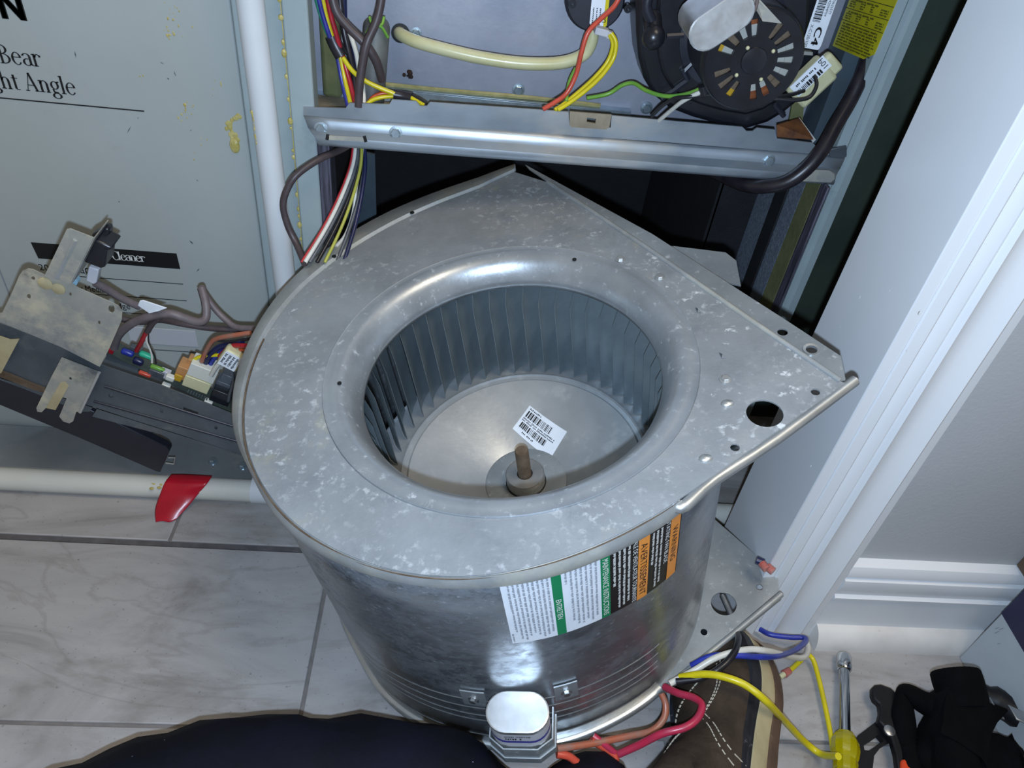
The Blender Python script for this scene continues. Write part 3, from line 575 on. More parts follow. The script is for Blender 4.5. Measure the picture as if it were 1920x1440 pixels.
# ================================================================== PIPES
vp = thing('drain_pipe', 'upright white plastic pipe between the air cleaner and the furnace', 'pipe', (-0.17, 0.645, 0.02))
A = PY(468.5, 0, 0.648); B = PY(532, 507, 0.648); A2 = A + (A - B) * 0.35; B2 = B + (B - A).normalized() * ((B.z - 0.024) / ((A - B).normalized().z))
p = MB(); p.tube([A2, B2], 0.0109, 24, smooth=False); obj('pipe', p, 'pvc', vp, smooth=40)
pf = MB()
for k in range(26):
    v = rr.choice((178, 205, 222, 236, 262)) + rr.gauss(0, 8); u = 477 + (v - 200) * 0.10 + rr.gauss(0, 3); q = PY(u, v, 0.6405); pf.ball(q, (0.0016, 0.0008, rr.uniform(.001, .003)), 6, 4)
obj('foam_smear', pf, 'foam', vp)
fp = thing('floor_pipe', 'white plastic pipe lying along the floor behind the blower', 'pipe', (0, 0.596, 0.0))
p = MB(); p.tube([(-1.25, 0.593, 0.0134), (0.75, 0.598, 0.0134)], 0.0134, 24, smooth=False); obj('pipe', p, 'pvc_old', fp, smooth=40)
p = MB(); p.lathe([(0.0137, 0), (0.0165, 0.0005), (0.0165, 0.058), (0.0137, 0.0585)], 24, Matrix.Translation((-0.222, 0.5955, 0.0165)) @ Matrix.Rotation(PI / 2, 4, 'Y')); obj('coupling', p, 'pvc', fp, smooth=40)
p = MB()   # blue print, upside down
def PIPE(x, a): th = math.radians(118) - a / 0.0134; return Vector((0.424 - x, 0.5972 + 0.01352 * math.cos(th + PI / 2 + 0.45) * 1.0, 0.0134 + 0.01352 * math.sin(th + 0.0)))
def PIPE(x, a):   # a measured round the pipe from its crown towards the viewer
    th = a / 0.0134; return Vector((0.445 - x, 0.5972 - 0.01355 * math.sin(th), 0.0134 + 0.01355 * math.cos(th)))
put_text(p, 'MADE IN USA', lambda x, y: PIPE(x, 0.0015 + y), 0, 0, 0.068, 0.0085); obj('pipe_print', p, 'ink_blue', fp)
pf = MB()
for k in range(14): q = PZ(290 + rr.gauss(0, 6), 905 + rr.gauss(0, 8), 0.024); pf.ball(q, (0.003, 0.002, 0.0015), 6, 4)
obj('foam_smear', pf, 'foam', fp)
# red tape draped over the pipe
cols = [[(322, 889, .0275, .600), (344, 889, .0277, .600), (368, 890, .0277, .600), (398, 892, .0275, .600)], [(309, 905, .0285, 0), (335, 906, .029, 0), (360, 907, .029, 0), (388, 907, .0285, 0)], [(299, 930, .016, 0), (324, 931, .017, 0), (346, 931, .017, 0), (372, 926, .018, 0)], [(291, 955, .006, 0), (312, 957, .009, 0), (332, 958, .008, 0), (354, 948, .009, 0)], [(292, 979, .0012, 0), (304, 977, .0025, 0), (318, 979, .0015, 0), (330, 974, .002, 0)]]
p = MB(); g = [[PZ(u, v, z) for (u, v, z, _) in row] for row in cols]
g2 = [catmull(r_, 4) for r_ in g]; g3 = list(zip(*[catmull(list(c), 4) for c in zip(*g2)])); p.grid([list(r_) for r_ in g3])
tag(obj('red_tape', p, 'tape_red', solid=0.0006, smooth=60), 'torn piece of red tape hanging from the floor pipe', 'tape')
# ================================================================== CONTROL BOX with circuit board, left
YC = 0.575
cb = thing('control_box', 'loose furnace control box with a circuit board hanging at the left edge', 'control box', PY(200, 850, YC))
tl, tr_ = PY(-60, 590, YC), PY(470, 795, YC)
DX = (PY(433, 775, YC) - PY(194, 686, YC)).normalized(); DZ = Vector((-DX.z, 0, DX.x)); DY = Vector((0, 1, 0))
def yslab(px, y, t, holes=()):
    return MB().slab([PY(u, v, y) for u, v in px], (0, t, 0))
face = [(-60, 588), (0, 606), (116, 650), (188, 684), (300, 722), (470, 790), (476, 860), (345, 826), (173, 781), (181, 768), (178, 756), (168, 772), (150, 772), (60, 735), (-60, 690)]
def yplate(outline, holes, y, t):
    o0 = [PY(u, v, y) for u, v in outline]; hs = [[(q.x, q.z) for q in [PY(u, v, y) for u, v in h]] for h in holes]
    return plate2d([[(q.x, q.z) for q in o0]] + hs, lambda x, z, k: Vector((x, y + t * k, z)))
def pc(u, v, r, n=12, ry=None): return circ(u, v, r, n, ry)
p = yplate(face, [pc(208, 741, 4.5, 10, 6), pc(303, 770, 3, 8, 5), pc(405, 802, 3, 8, 4), [(344, 763), (372, 773), (371, 778), (343, 768)]], YC, 0.0012)
obj('tray_face', p, 'galv_dark', cb)
# ribs pressed along the tray face
for (a_, b2_) in (((196, 724), (460, 806)), ((176, 752), (462, 832))):
    q = MB(); q.tube([PY(*a_, YC), PY(*b2_, YC)], 0.0016, 8, smooth=False); obj('rib', q, 'plastic_black2', cb, smooth=50)
p = MB(); A = [PY(u, v, YC) for u, v in ((-60, 588), (188, 684), (470, 790))]; B = [q + Vector((0, 0.075, -0.002)) for q in A]
A1, B1 = PY(-60, 690, YC), PY(476, 860, YC)
p.slab([A1, B1, B1 + Vector((0, 0.07, 0)), A1 + Vector((0, 0.07, 0))], (0, 0, 0.0012)); obj('tray_bottom', p, 'galv_dark', cb)
p = MB(); p.slab([A1 + Vector((0, 0.07, 0)), B1 + Vector((0, 0.07, 0)), B1 + Vector((0, 0.07, 0.012)), A1 + Vector((0, 0.07, 0.012))], (0, 0.0012, 0)); obj('tray_back', p, 'galv_dark', cb)
# dark slab added in the shape of the tray's reflection; rests on the shelf
p = MB(); ch = [PY(u, v, 0.600) for u, v in ((-60, 668), (160, 765), (312, 838), (318, 846), (300, 886), (292, 884), (150, 822), (-60, 735))]; p.slab(ch, (0, 0.010, 0)); obj('tray_reflection', p, 'plastic_black2', cb, bevel=0.001, label='dark slab standing in for the reflection under the tray')
p = MB(); A = PY(316, 858, 0.602); p.tube([A, PY(328, 858, 0.602), PY(326, 870, 0.602), PY(311, 868, 0.602)], 0.0009, 6, smooth=False); obj('wire_loop', p, 'galv_dull', cb)
p = yslab([(0, 707), (60, 730), (88, 738), (84, 728), (62, 720), (0, 694)], YC - 0.002, 0.0015); obj('rust_strip', p, 'rust', cb)
# mounting plate, rivets, arm
mp_ = [(-30, 594), (4, 587), (24, 545), (36, 517), (42, 508), (52, 504), (62, 506), (83, 516), (133, 531), (144, 539), (208, 567), (222, 574), (229, 586), (228, 600), (205, 653), (187, 688), (115, 651), (42, 621), (0, 604), (-30, 596)]
p = yplate(mp_, [pc(209, 579, 6, 12, 8), pc(62, 522, 4, 8), pc(54, 556, 4, 8, 5), pc(132, 552, 2.5, 8, 4), pc(186, 605, 2.5, 8, 4)], YC - 0.018, 0.0012)
obj('mounting_plate', p, 'galv_dull', cb)
p = MB(); 
for y_ in (YC - 0.0168,): p.slab([PY(187, 688, YC - 0.0168), PY(115, 651, YC - 0.0168), PY(42, 621, YC - 0.0168), PY(42, 621, YC - 0.0168) + Vector((0, 0.0168, 0)), PY(115, 651, YC - 0.0168) + Vector((0, 0.0168, 0)), PY(187, 688, YC - 0.0168) + Vector((0, 0.0168, 0))], (0, 0, 0.001))
obj('plate_return', p, 'galv_dull', cb)
for u, v, r_ in ((85, 531, .0062), (110, 541, .0056)):
    q = MB(); q.lathe([(r_, 0), (r_, 0.001), (r_ * .7, 0.0018), (0, 0.002)], 16, Matrix.Translation(PY(u, v, YC - 0.0181)) @ Matrix.Rotation(PI / 2, 4, 'X')); obj('rivet', q, 'midsole', cb, smooth=40)
p = yslab([(83, 518), (125, 430), (131, 429), (175, 446), (133, 531)], YC - 0.030, 0.0012)
arm = obj('switch_arm', p, 'galv_dull', cb)
p = MB(); p.slab([PY(175, 446, YC - 0.0288), PY(133, 531, YC - 0.0288), PY(133, 531, YC - 0.0288) + Vector((0, 0.03, 0)), PY(175, 446, YC - 0.0288) + Vector((0, 0.03, 0))], (0.0012, 0, 0)); p.slab([PY(83, 518, YC - 0.0288), PY(133, 531, YC - 0.0288), PY(133, 531, YC - 0.017), PY(83, 518, YC - 0.017)], (0, 0, 0.001)); obj('arm_side', p, 'galv_dull', cb)
p = MB(); p.tube([PY(141, 450, YC - 0.0303), PY(105, 522, YC - 0.0303)], 0.0018, 6, smooth=False); obj('arm_rib', p, 'galv_lip', cb, smooth=50)
p = yslab([(166, 456), (178, 449), (212, 466), (200, 472), (196, 503), (188, 504), (156, 492), (160, 474)], YC - 0.020, 0.022); dsw = obj('door_switch', p, 'plastic_black', cb, bevel=0.002, label='black plastic door switch')
p = yslab([(170, 441), (196, 427), (204, 430), (205, 456), (200, 462), (176, 448)], YC - 0.006, 0.010); obj('rocker', p, 'plastic_black', dsw, bevel=0.0015)
p = yslab([(166, 500), (185, 506), (181, 530), (176, 534), (160, 527)], YC - 0.012, 0.009); obj('plug', p, 'cap_label', cb, bevel=0.001, label='grey plug under the switch')
p = yslab([(136, 527), (143, 523), (146, 530), (142, 537), (135, 533)], YC - 0.012, 0.006); obj('terminal', p, 'ink_blue', cb)
# forked bracket
fk = [(115, 671), (186, 698), (150, 773), (143, 772), (137, 790), (130, 794), (118, 790), (111, 781), (125, 747), (118, 745), (112, 752), (104, 769), (86, 765), (78, 773), (70, 772), (68, 765), (96, 707)]
p = yplate(fk, [pc(132, 710, 2.6, 8, 3.2)], YC - 0.012, 0.0012); fkb = obj('fork_bracket', p, 'galv_dull', cb, label='forked bracket with two prongs')
p = yslab([(86, 765), (104, 769), (128, 725), (122, 717), (113, 718)], YC - 0.0128, 0.0008); obj('paint_patch', p, 'midsole', fkb)
p = MB(); p.tube([PY(186, 698, YC - 0.0122), PY(150, 773, YC - 0.0122)], 0.0016, 8, smooth=False); obj('bent_edge', p, 'can', fkb, smooth=50)
p = yslab([(-40, 618), (18, 637), (36, 636), (2, 700), (-40, 690)], YC - 0.010, 0.0012); obj('tan_plate', p, 'midsole', cb, label='tan plate cut by the picture edge')
# circuit board standing behind the tray's upper edge
def brd(u, v, dy=0.0): return PY(u, v, 0.592 + dy)
p = MB(); q = [brd(190, 655), brd(455, 786)]; e = (q[1] - q[0]); up_ = Vector((0, 0.022, -0.003))
p.slab([q[0], q[1], q[1] + up_, q[0] + up_], (0, 0.0, -0.0014)); board = obj('circuit_board', p, 'pcb', cb)
def comp(name, u, v, w, h, m, y=0.586, dep=0.016, lab=None, bev=0.0006, slant=0.0):
    o_ = PY(u, v, y); Mx = Matrix((DX, DY, DZ)).transposed().to_4x4(); Mx.translation = o_
    q = MB(); q.box((0, 0, 0), (w, dep, h), Mx); return obj(name, q, m, board, bevel=bev, label=lab)
comp('relay', 325, 707, 0.017, 0.017, 'relay_tan', lab='tan relay')
comp('disc_part', 324, 712, 0.0075, 0.0085, 'coil_gold', 0.5835, 0.002, 'round orange component')
comp('connector', 340, 722, 0.026, 0.015, 'nylon', 0.583, 0.016, 'lower half of the white plug')
comp('connector', 349, 702, 0.027, 0.017, 'nylon_white', 0.584, 0.018, 'upper half of the white plug')
comp('connector', 344, 694, 0.012, 0.017, 'relay_tan', 0.594, 0.010)
comp('relay', 391, 750, 0.020, 0.017, 'plastic_black', 0.583, 0.014, 'small black relay')
comp('relay', 397, 732, 0.02, 0.016, 'w_grey', 0.592, 0.014, 'grey relay behind the black one')
comp('terminal_block', 410, 715, 0.026, 0.012, 'w_grey', 0.598, 0.012)
comp('led', 202, 662, 0.0045, 0.006, 'w_red', 0.588, 0.004, 'small red component')
comp('capacitor', 258, 668, 0.014, 0.0055, 'teal', 0.590, 0.006, 'teal capacitor', 0.002)
comp('capacitor', 224, 664, 0.012, 0.006, 'w_blue', 0.590, 0.006, 'blue capacitor', 0.002)
comp('capacitor', 246, 682, 0.010, 0.007, 'w_navy', 0.588, 0.006, 'dark blue capacitor', 0.002)
comp('resistor', 258, 702, 0.012, 0.004, 'w_coral', 0.586, 0.004, 'coral resistor', 0.001)
comp('resistor', 280, 690, 0.014, 0.004, 'w_lime', 0.590, 0.004, 'green resistor', 0.001)
comp('chip', 276, 702, 0.015, 0.008, 'w_grey', 0.588, 0.006, 'grey chip')
comp('chip', 296, 706, 0.010, 0.010, 'cap_label', 0.590, 0.006)
comp('chip', 240, 660, 0.012, 0.008, 'w_grey', 0.600, 0.006)
for u, v in ((300, 728), (380, 758), (308, 712)): comp('standoff', u, v, 0.0085, 0.006, 'nylon_white', 0.5815, 0.006, None, 0.001)
p = MB()
for k in range(8): q = PY(352 + k * 5, 736 + k * 2.0, 0.5825); p.tube([q, q + DZ * 0.004], 0.0007, 5, smooth=False)
obj('pin_row', p, 'zinc', board)
# white labelled plug above the board
cp = thing('harness_plug', 'white nylon harness plug with a printed label beside the blower', 'plug', PY(428, 695, 0.575))
Mx = Matrix((Vector((0.83, 0, -0.55)).normalized(), Vector((0, 1, 0)), Vector((0.55, 0, 0.83)).normalized())).transposed().to_4x4(); Mx.translation = PY(404, 682, 0.572)
q = MB(); q.box((0, 0, 0), (0.021, 0.014, 0.022), Mx); obj('plug_body', q, 'nylon', cp, bevel=0.003)
q = MB(); q.box((0.001, -0.0004, 0.002), (0.0185, 0.0002, 0.0215), Mx); pl = obj('plug_label', q, 'paper', cp)
q = MB()
for k in range(4): fine_print(q, lambda x, y: Mx @ Vector((0.018 - y, -0.0006, 0.020 - x)), 0.001, 0.016, 0.002 + k * 0.0038, 0.0024, k)
obj('label_text', q, 'ink', pl)
# ================================================================== WIRES helper
def wire(name, label, pts, r, m, group=None, seg=7, cat='wire', res=5):
    P = [PY(*q) for q in pts]; mb = MB(); mb.tube(P, r, seg, True, res)
    return tag(obj(name, mb, m, smooth=70), label, cat, group)
# mauve cables round the control board
g_ = 'cables over the control board'
wire('cable', 'thick mauve cable arching over the circuit board', [(214, 652, .590), (222, 628, .585), (248, 606, .58), (285, 592, .578), (318, 588, .578), (345, 596, .58), (372, 604, .585), (386, 596, .592), (386, 570, .60), (378, 540, .61)], 0.0042, 'cord_mauve', g_)
wire('cable', 'mauve cable running from the peak down to the blower', [(378, 538, .61), (384, 552, .61), (404, 580, .605), (426, 602, .60), (444, 614, .595), (475, 616, .59)], 0.0032, 'cord_mauve', g_)
wire('cable', 'mauve cable from the switch plug down to the tag', [(178, 530, .565), (200, 542, .57), (230, 560, .578), (262, 575, .585)], 0.0036, 'cord_mauve', g_)
wire('cable', 'dark cable lying straight behind the arch', [(228, 598, .606), (262, 604, .606), (300, 600, .605), (345, 608, .60), (400, 616, .60), (480, 619, .60)], 0.0032, 'cord_brown', g_)
wire('cable', 'short dark cable splitting to a red and a white lead', [(302, 594, .582), (286, 606, .584), (276, 622, .586)], 0.003, 'cord_brown', g_)
wire('wire', 'dull red lead dropping onto the left of the circuit board', [(276, 620, .586), (266, 640, .588), (256, 658, .590)], 0.0024, 'w_red', 'leads on the control board')
wire('wire', 'thin white lead dropping onto the circuit board', [(276, 621, .586), (275, 640, .587), (284, 662, .588), (285, 680, .588)], 0.0012, 'w_white', 'leads on the control board')
wire('wire', 'thin black lead beside the white one on the circuit board', [(278, 621, .587), (279, 646, .588), (290, 668, .588), (292, 682, .588)], 0.0009, 'w_black', 'leads on the control board')
tg = MB(); tg.slab([PY(262, 564, .578), PY(268, 563, .578), PY(313, 578, .572), PY(298, 583, .572), (PY(280, 588, .576)), PY(258, 573, .578)], (0, 0.0012, 0))
tag(obj('wire_tag', tg, 'paper', bevel=0.0004), 'white paper tag on the cable over the circuit board', 'tag')
g_ = 'leads from the circuit board to the blower'
wire('wire', 'upper dull red lead from the white plug to the blower', [(378, 678, .59), (388, 655, .588), (402, 637, .585), (430, 630, .58), (470, 624, .578)], 0.0024, 'w_rust', g_)
wire('wire', 'bright red lead arching beside the printed plug', [(412, 668, .59), (432, 650, .585), (452, 648, .58), (472, 650, .576)], 0.0026, 'w_red', g_)
wire('wire', 'orange lead under the bright red one', [(420, 676, .59), (440, 658, .585), (475, 655, .576)], 0.0020, 'w_orange', g_)
wire('wire', 'yellow lead under the orange one', [(362, 676, .592), (380, 668, .592), (440, 664, .588), (475, 662, .576)], 0.0020, 'w_yellow', g_)
wire('wire', 'blue lead curling up from the white plug', [(384, 684, .592), (392, 668, .592), (408, 652, .592), (428, 646, .59), (455, 640, .585)], 0.003, 'w_navy', g_)
wire('wire', 'second blue lead hugging the printed plug', [(392, 688, .593), (400, 674, .593), (414, 660, .593), (430, 652, .59)], 0.0024, 'w_blue', g_)
wire('wire', 'black lead running level into the blower', [(402, 637, .59), (430, 640, .588), (475, 634, .582)], 0.0016, 'w_black', g_)
wire('wire', 'white lead rising to the printed plug', [(396, 704, .58), (404, 690, .578), (414, 678, .576)], 0.0024, 'w_white', g_)
wire('wire', 'grey lead under the printed plug with a dull red end', [(434, 694, .58), (438, 715, .58), (432, 735, .58), (428, 752, .582)], 0.0018, 'w_grey', g_)
# wires in the top left of the burner bay
g_ = 'coloured wires in the burner bay'
wire('wire', 'green wire at the left of the taped bundle', [(585, -30, .700), (598, 20, .70), (612, 60, .70), (626, 84, .70)], 0.0016, 'w_green', g_)
wire('wire', 'blue wire of the taped bundle', [(592, -30, .692), (603, 20, .691), (616, 62, .690), (632, 105, .690), (641, 150, .686), (651, 192, .678), (655, 206, .674)], 0.0022, 'w_bluep', g_)
wire('wire', 'yellow wire running down the middle of the taped bundle', [(601, -30, .694), (610, 20, .693), (622, 66, .692), (638, 106, .69), (647, 150, .686), (658, 196, .676)], 0.0023, 'w_yellow', g_)
wire('wire', 'red wire at the right of the taped bundle', [(609, -30, .692), (619, 24, .691), (631, 66, .690), (643, 108, .690), (655, 150, .685), (666, 196, .675)], 0.0023, 'w_red', g_)
wire('wire', 'white wire below the tape of the bundle', [(643, 108, .697), (652, 135, .694), (662, 165, .687), (668, 198, .677)], 0.0020, 'w_white', g_)
wire('wire', 'yellow wire leaving the tape towards the right', [(643, 108, .688), (660, 132, .684), (682, 150, .681), (710, 164, .68), (740, 176, .68)], 0.0022, 'w_yellow', g_)
wire('wire', 'yellow wire curving out of the black sleeve to the rail', [(742, 180, .681), (718, 182, .68), (698, 188, .677), (686, 198, .672)], 0.0020, 'w_yellow', g_)
wire('wire', 'orange wire curving beside the yellow one into the sleeve', [(742, 177, .684), (718, 175, .684), (700, 182, .681), (688, 197, .676)], 0.0018, 'w_orange', g_)
wire('wire', 'yellow wire end poking from the black sleeve', [(768, 182, .680), (782, 190, .677), (796, 198, .673)], 0.0020, 'w_yellow', g_)
wire('wire', 'black wire end poking from the black sleeve', [(768, 178, .682), (784, 186, .679), (800, 196, .674)], 0.0020, 'w_black', g_)
tp = MB(); tp.tube([PY(622, 68, .694), PY(630, 86, .693), PY(641, 106, .691)], 0.0062, 10); tag(obj('tape_wrap', tp, 'cord_black', smooth=60), 'black tape wrapped round the coloured wire bundle', 'tape')
tp = MB(); tp.tube([PY(738, 177, .682), PY(756, 180, .682), PY(772, 184, .680)], 0.0046, 10); tag(obj('sleeve', tp, 'cord_black', smooth=60), 'black sleeve joining the wires above the rail', 'sleeve')
g_ = 'dark cables in the burner bay'
wire('cable', 'brown cable crossing from upper left to the drain hose', [(618, -30, .690), (630, 20, .686), (652, 50, .683), (684, 82, .68), (706, 116, .682), (716, 150, .69)], 0.0040, 'cord_brown', g_)
wire('cable', 'brown cable crossing from upper right down to the rail', [(718, -30, .690), (713, 10, .685), (704, 44, .680), (688, 80, .674), (680, 118, .672), (674, 160, .670), (672, 200, .669)], 0.0038, 'cord_brown', g_)
wire('cable', 'black cable hanging straight down behind the crossing', [(634, -30, .710), (642, 40, .706), (652, 90, .70), (664, 140, .69), (668, 200, .676)], 0.0030, 'cord_black', g_)
wire('cable', 'second black cable hanging beside the first', [(644, -30, .714), (645, 30, .712), (648, 70, .708), (664, 110, .70), (672, 150, .69), (676, 204, .675)], 0.0030, 'w_navy', g_)
wire('wire', 'cream wire standing behind the crossed brown cables', [(656, 62, .705), (668, 100, .697), (675, 140, .69), (681, 170, .685), (682, 200, .675)], 0.0023, 'w_white', 'coloured wires in the burner bay')
# drain elbow hose
hb = thing('drain_boot', 'grey and black rubber drain boot standing in the burner bay', 'hose', PY(700, 185, .71))
q = MB(); A, B = PY(706, 52, .705), PY(696, 192, .695); q.tube([A, A.lerp(B, .5), B], 0.0118, 18, smooth=False); q.ball(A, (0.0118, 0.0118, 0.009), 18, 10); obj('boot', q, 'rubber', hb, smooth=60)
q = MB(); q.tube([PY(693, 32, .70), PY(697, 44, .696), PY(706, 48, .693), PY(716, 46, .695), PY(720, 32, .70)], 0.0014, 6); q.tube([PY(687, 62, .69), PY(697, 50, .691), PY(714, 50, .691), PY(727, 70, .695)], 0.0014, 6); obj('clamp_wire', q, 'w_lime', hb, smooth=60)
# cream hose
q = MB(); q.tube([PY(748, 60, .733), PY(754, 66, .718), PY(780, 78, .708), (PY(830, 92, .703)), PY(900, 108, .700), PY(980, 119, .698), PY(1050, 118, .699), PY(1092, 104, .702), PY(1108, 82, .706), PY(1112, 58, .71)], 0.0056, 14)
tag(obj('pressure_hose', q, 'tube_cream', smooth=70), 'cream rubber hose sagging across the grey burner panel', 'hose')
q = MB(); q.lathe([(0.0058, 0), (0.0085, 0.0002), (0.0085, 0.0012), (0.0058, 0.0014)], 18, Matrix.Translation(PY(751, 62, .7278)) @ Matrix.Rotation(PI / 2, 4, 'X')); obj('grommet', q, 'ink', fur)
# pressure switch
psw = thing('pressure_switch', 'round black pressure switch with a white and yellow label at the top', 'switch', PY(1117, 0, .715))
Mf = Matrix.Rotation(PI / 2, 4, 'X')
c0 = PY(1117, 2, .700); rad = 0.0263
q = MB(); q.lathe([(rad * .96, -0.027), (rad, -0.016), (rad, -0.006), (rad * .93, -0.0045), (rad * .90, 0.0), (0, 0.0)], 40, Matrix.Translation(c0) @ Mf); obj('body', q, 'plastic_black2', psw, smooth=35)
for u, v in ((1073, 7), (1177, 16)):
    q = MB(); q.lathe([(0.0035, -0.004), (0.0035, 0.0015), (0.0018, 0.0015), (0.0018, -0.002), (0, -0.002)], 14, Matrix.Translation(PY(u, v, .6985)) @ Mf); obj('boss', q, 'plastic_black', psw, smooth=35)
e0, e1, e2 = PY(1105, 47, .6988), PY(1137, 51, .6988), PY(1112, -30, .6988)
def SWL(a, b_, t=0): return e0 + (e1 - e0) * a + (e2 - e0) * b_ + Vector((0, -0.0004 * t, 0))
q = MB(); q.slab([SWL(0.08, 0), SWL(0.92, 0), SWL(1, 0.05), SWL(1, 1), SWL(0, 1), SWL(0, 0.05)], (0, -0.0003, 0)); sl = obj('switch_label', q, 'paper', psw)
q = MB(); q.slab([SWL(0.80, 0, 1), SWL(0.92, 0, 1), SWL(1, 0.05, 1), SWL(1, 1, 1), SWL(0.80, 1, 1)], (0, -0.0003, 0)); obj('yellow_band', q, 'w_yellow', sl)
q = MB()
for k in range(3): fine_print(q, lambda x, y: SWL(y, 1 - x, 2), 0.55, 0.95, 0.12 + k * 0.2, 0.07, k)
for dx in (0, 0.02): put_text(q, 'RU', lambda x, y: SWL(0.9 - y + dx, 0.3 - x, 2), 0.02, 0, 0.17, 0.2)
obj('label_text', q, 'ink', sl)
q = MB(); Mx = Matrix.Translation(PY(1128, 60, .690)); q.box((-0.006, -0.002, -0.003), (0.0065, 0.008, 0.003), Mx @ Matrix.Rotation(0.15, 4, 'Y')); q.box((0.005, -0.001, -0.004), (0.011, 0.006, 0.002), Mx @ Matrix.Rotation(0.15, 4, 'Y')); obj('plug', q, 'cap_label', psw, bevel=0.0008)
g_ = 'wires of the pressure switch'
wire('wire', 'coral red wire falling from the pressure switch to the rail', [(1162, -6, .690), (1150, 14, .688), (1124, 38, .684), (1102, 62, .68), (1090, 100, .678), (1080, 140, .677), (1062, 175, .674), (1040, 192, .670), (1018, 205, .6665)], 0.0022, 'w_coral', g_)
wire('wire', 'yellow wire falling from the switch plug to the rail', [(1146, 62, .689), (1155, 80, .687), (1150, 110, .685), (1128, 142, .68), (1098, 170, .675), (1066, 194, .6705), (1046, 206, .667)], 0.0020, 'w_yellow', g_)
wire('wire', 'second yellow wire close behind the first', [(1142, 64, .690), (1149, 84, .689), (1140, 114, .688), (1118, 142, .684), (1090, 168, .679), (1056, 196, .673), (1040, 206, .669)], 0.0019, 'w_yellow', g_)
wire('wire', 'green wire behind the coral wire', [(1080, 128, .690), (1070, 148, .686), (1064, 170, .68), (1062, 190, .673)], 0.0018, 'w_lime', g_)
wire('wire', 'green ground wire wandering right to the draft motor', [(1100, 184, .69), (1140, 176, .692), (1166, 160, .690), (1188, 156, .686), (1212, 170, .672), (1246, 180, .655), (1280, 178, .645), (1310, 168, .635), (1334, 152, .630)], 0.0019, 'w_lime', g_)
# ================================================================== DRAFT INDUCER
ind = thing('draft_inducer', 'black draft blower with a vented motor in the upper right of the furnace', 'blower', PY(1380, 200, .72))
hc = PY(1372, 66, .682)
ol = [PY(u, v, .682) for u, v in ((1196, -60), (1193, 0), (1194, 60), (1198, 110), (1208, 150), (1226, 180), (1258, 206), (1300, 222), (1350, 236), (1400, 244), (1440, 232), (1470, 214), (1500, 190), (1520, 160), (1536, 110), (1546, 50), (1552, -60))]
q = MB(); q.slab(ol, (0, 0.045, 0)); obj('housing', q, 'plastic_black', ind, bevel=0.005)
inner = [hc + (p_ - hc) * 0.80 for p_ in ol]
q = MB(); q.slab([p_ + Vector((0, -0.008, 0)) for p_ in inner], (0, 0.009, 0)); obj('cover', q, 'plastic_black', ind, bevel=0.003)
mc = PY(1412, 112, .610)
q = MB(); q.lathe([(0.043, -0.072), (0.046, -0.066), (0.046, -0.062), (0.040, -0.060), (0.040, -0.012)], 40, Matrix.Translation(mc) @ Mf); obj('motor_can', q, 'plastic_black2', ind, smooth=35)
# radial ribs on the cover
for (a_, b2_) in (((1282, 134), (1306, 110)), ((1240, 186), (1288, 152)), ((1250, 68), (1282, 66)), ((1452, 195), (1470, 218)), ((1290, 150), (1280, 130))):
    A, B = PY(*a_, .671), PY(*b2_, .671); q = MB(); q.tube([A, B], 0.0024, 6, smooth=False); obj('rib', q, 'plastic_black2', ind, smooth=50)
q = MB(); A = PY(1225, 70, .655); q.tube([A + Vector((0, 0.02, 0.01)), A], 0.008, 12, smooth=False); q.ball(A, 0.0098, 16, 10); obj('port', q, 'plastic_black', ind, smooth=60)
q = MB(); q.tube([PY(1222, 40, .664), PY(1212, 10, .664), PY(1226, -30, .664)], 0.0045, 8); obj('port_arm', q, 'plastic_black2', ind, smooth=60)
# end bell with slots
rb = 0.0385; slots = []
for k in range(18):
    if k in (4, 9, 13): continue
    a = 2 * PI * k / 18 + 0.12; ca, sa = math.cos(a), math.sin(a); w = 0.0019
    slots.append([((r_ * ca - s_ * sa), (r_ * sa + s_ * ca)) for r_, s_ in ((0.0185, -w), (0.031, -w * 1.45), (0.031, w * 1.45), (0.0185, w))])
eb = plate2d([circ(0, 0, rb, 40)] + slots, lambda x, z, t: mc + Vector((x, -0.0005 - 0.0022 * t, z)))
obj('end_bell', eb, 'plastic_black', ind)
q = MB(); q.lathe([(0.040, -0.014), (0.0405, -0.002), (0.0385, 0.0015), (0.0365, 0.0027)], 40, Matrix.Translation(mc) @ Mf); q.lathe([(0.0105, 0.0027), (0.0100, 0.0036), (0.006, 0.0044), (0, 0.0046)], 24, Matrix.Translation(mc) @ Mf); obj('bell_rim', q, 'plastic_black', ind, smooth=40)
cols_ = ['coil_gold', 'copper', 'copper', 'coil_gold', 'coil_white', 'coil_white', 'copper', 'rust']
for k in range(18):
    a = 2 * PI * k / 18 + 0.12; ca, sa = math.cos(a), math.sin(a)
    m_out = ['coil_white', 'coil_white', 'rust', 'rust', 'copper', 'copper', 'copper', 'rust', 'coil_gold', 'coil_gold', 'rust', 'rust', 'coil_gold', 'coil_gold', 'copper', 'copper', 'rust', 'coil_white'][k]
    for (r0_, r1_, mm, yy) in ((0.0175, 0.026, 'coil_white' if k in (0, 1, 4, 5, 6, 8, 9, 14, 15, 17) else 'rust', 0.003), (0.026, 0.033, m_out, 0.0022)):
        q = MB(); w = 0.0036; q.slab([mc + Vector((r_ * ca - s_ * sa, yy, r_ * sa + s_ * ca)) for r_, s_ in ((r0_, -w), (r1_, -w * 1.2), (r1_, w * 1.2), (r0_, w))], (0, 0.004, 0)); obj('winding', q, mm, ind)
for k, (u, v) in enumerate(((1402, 90), (1450, 96), (1381, 141), (1427, 149))):
    q = MB(); q.ball(PY(u, v, .6072), 0.0016, 8, 6); obj('rivet', q, 'nylon', ind, smooth=60)
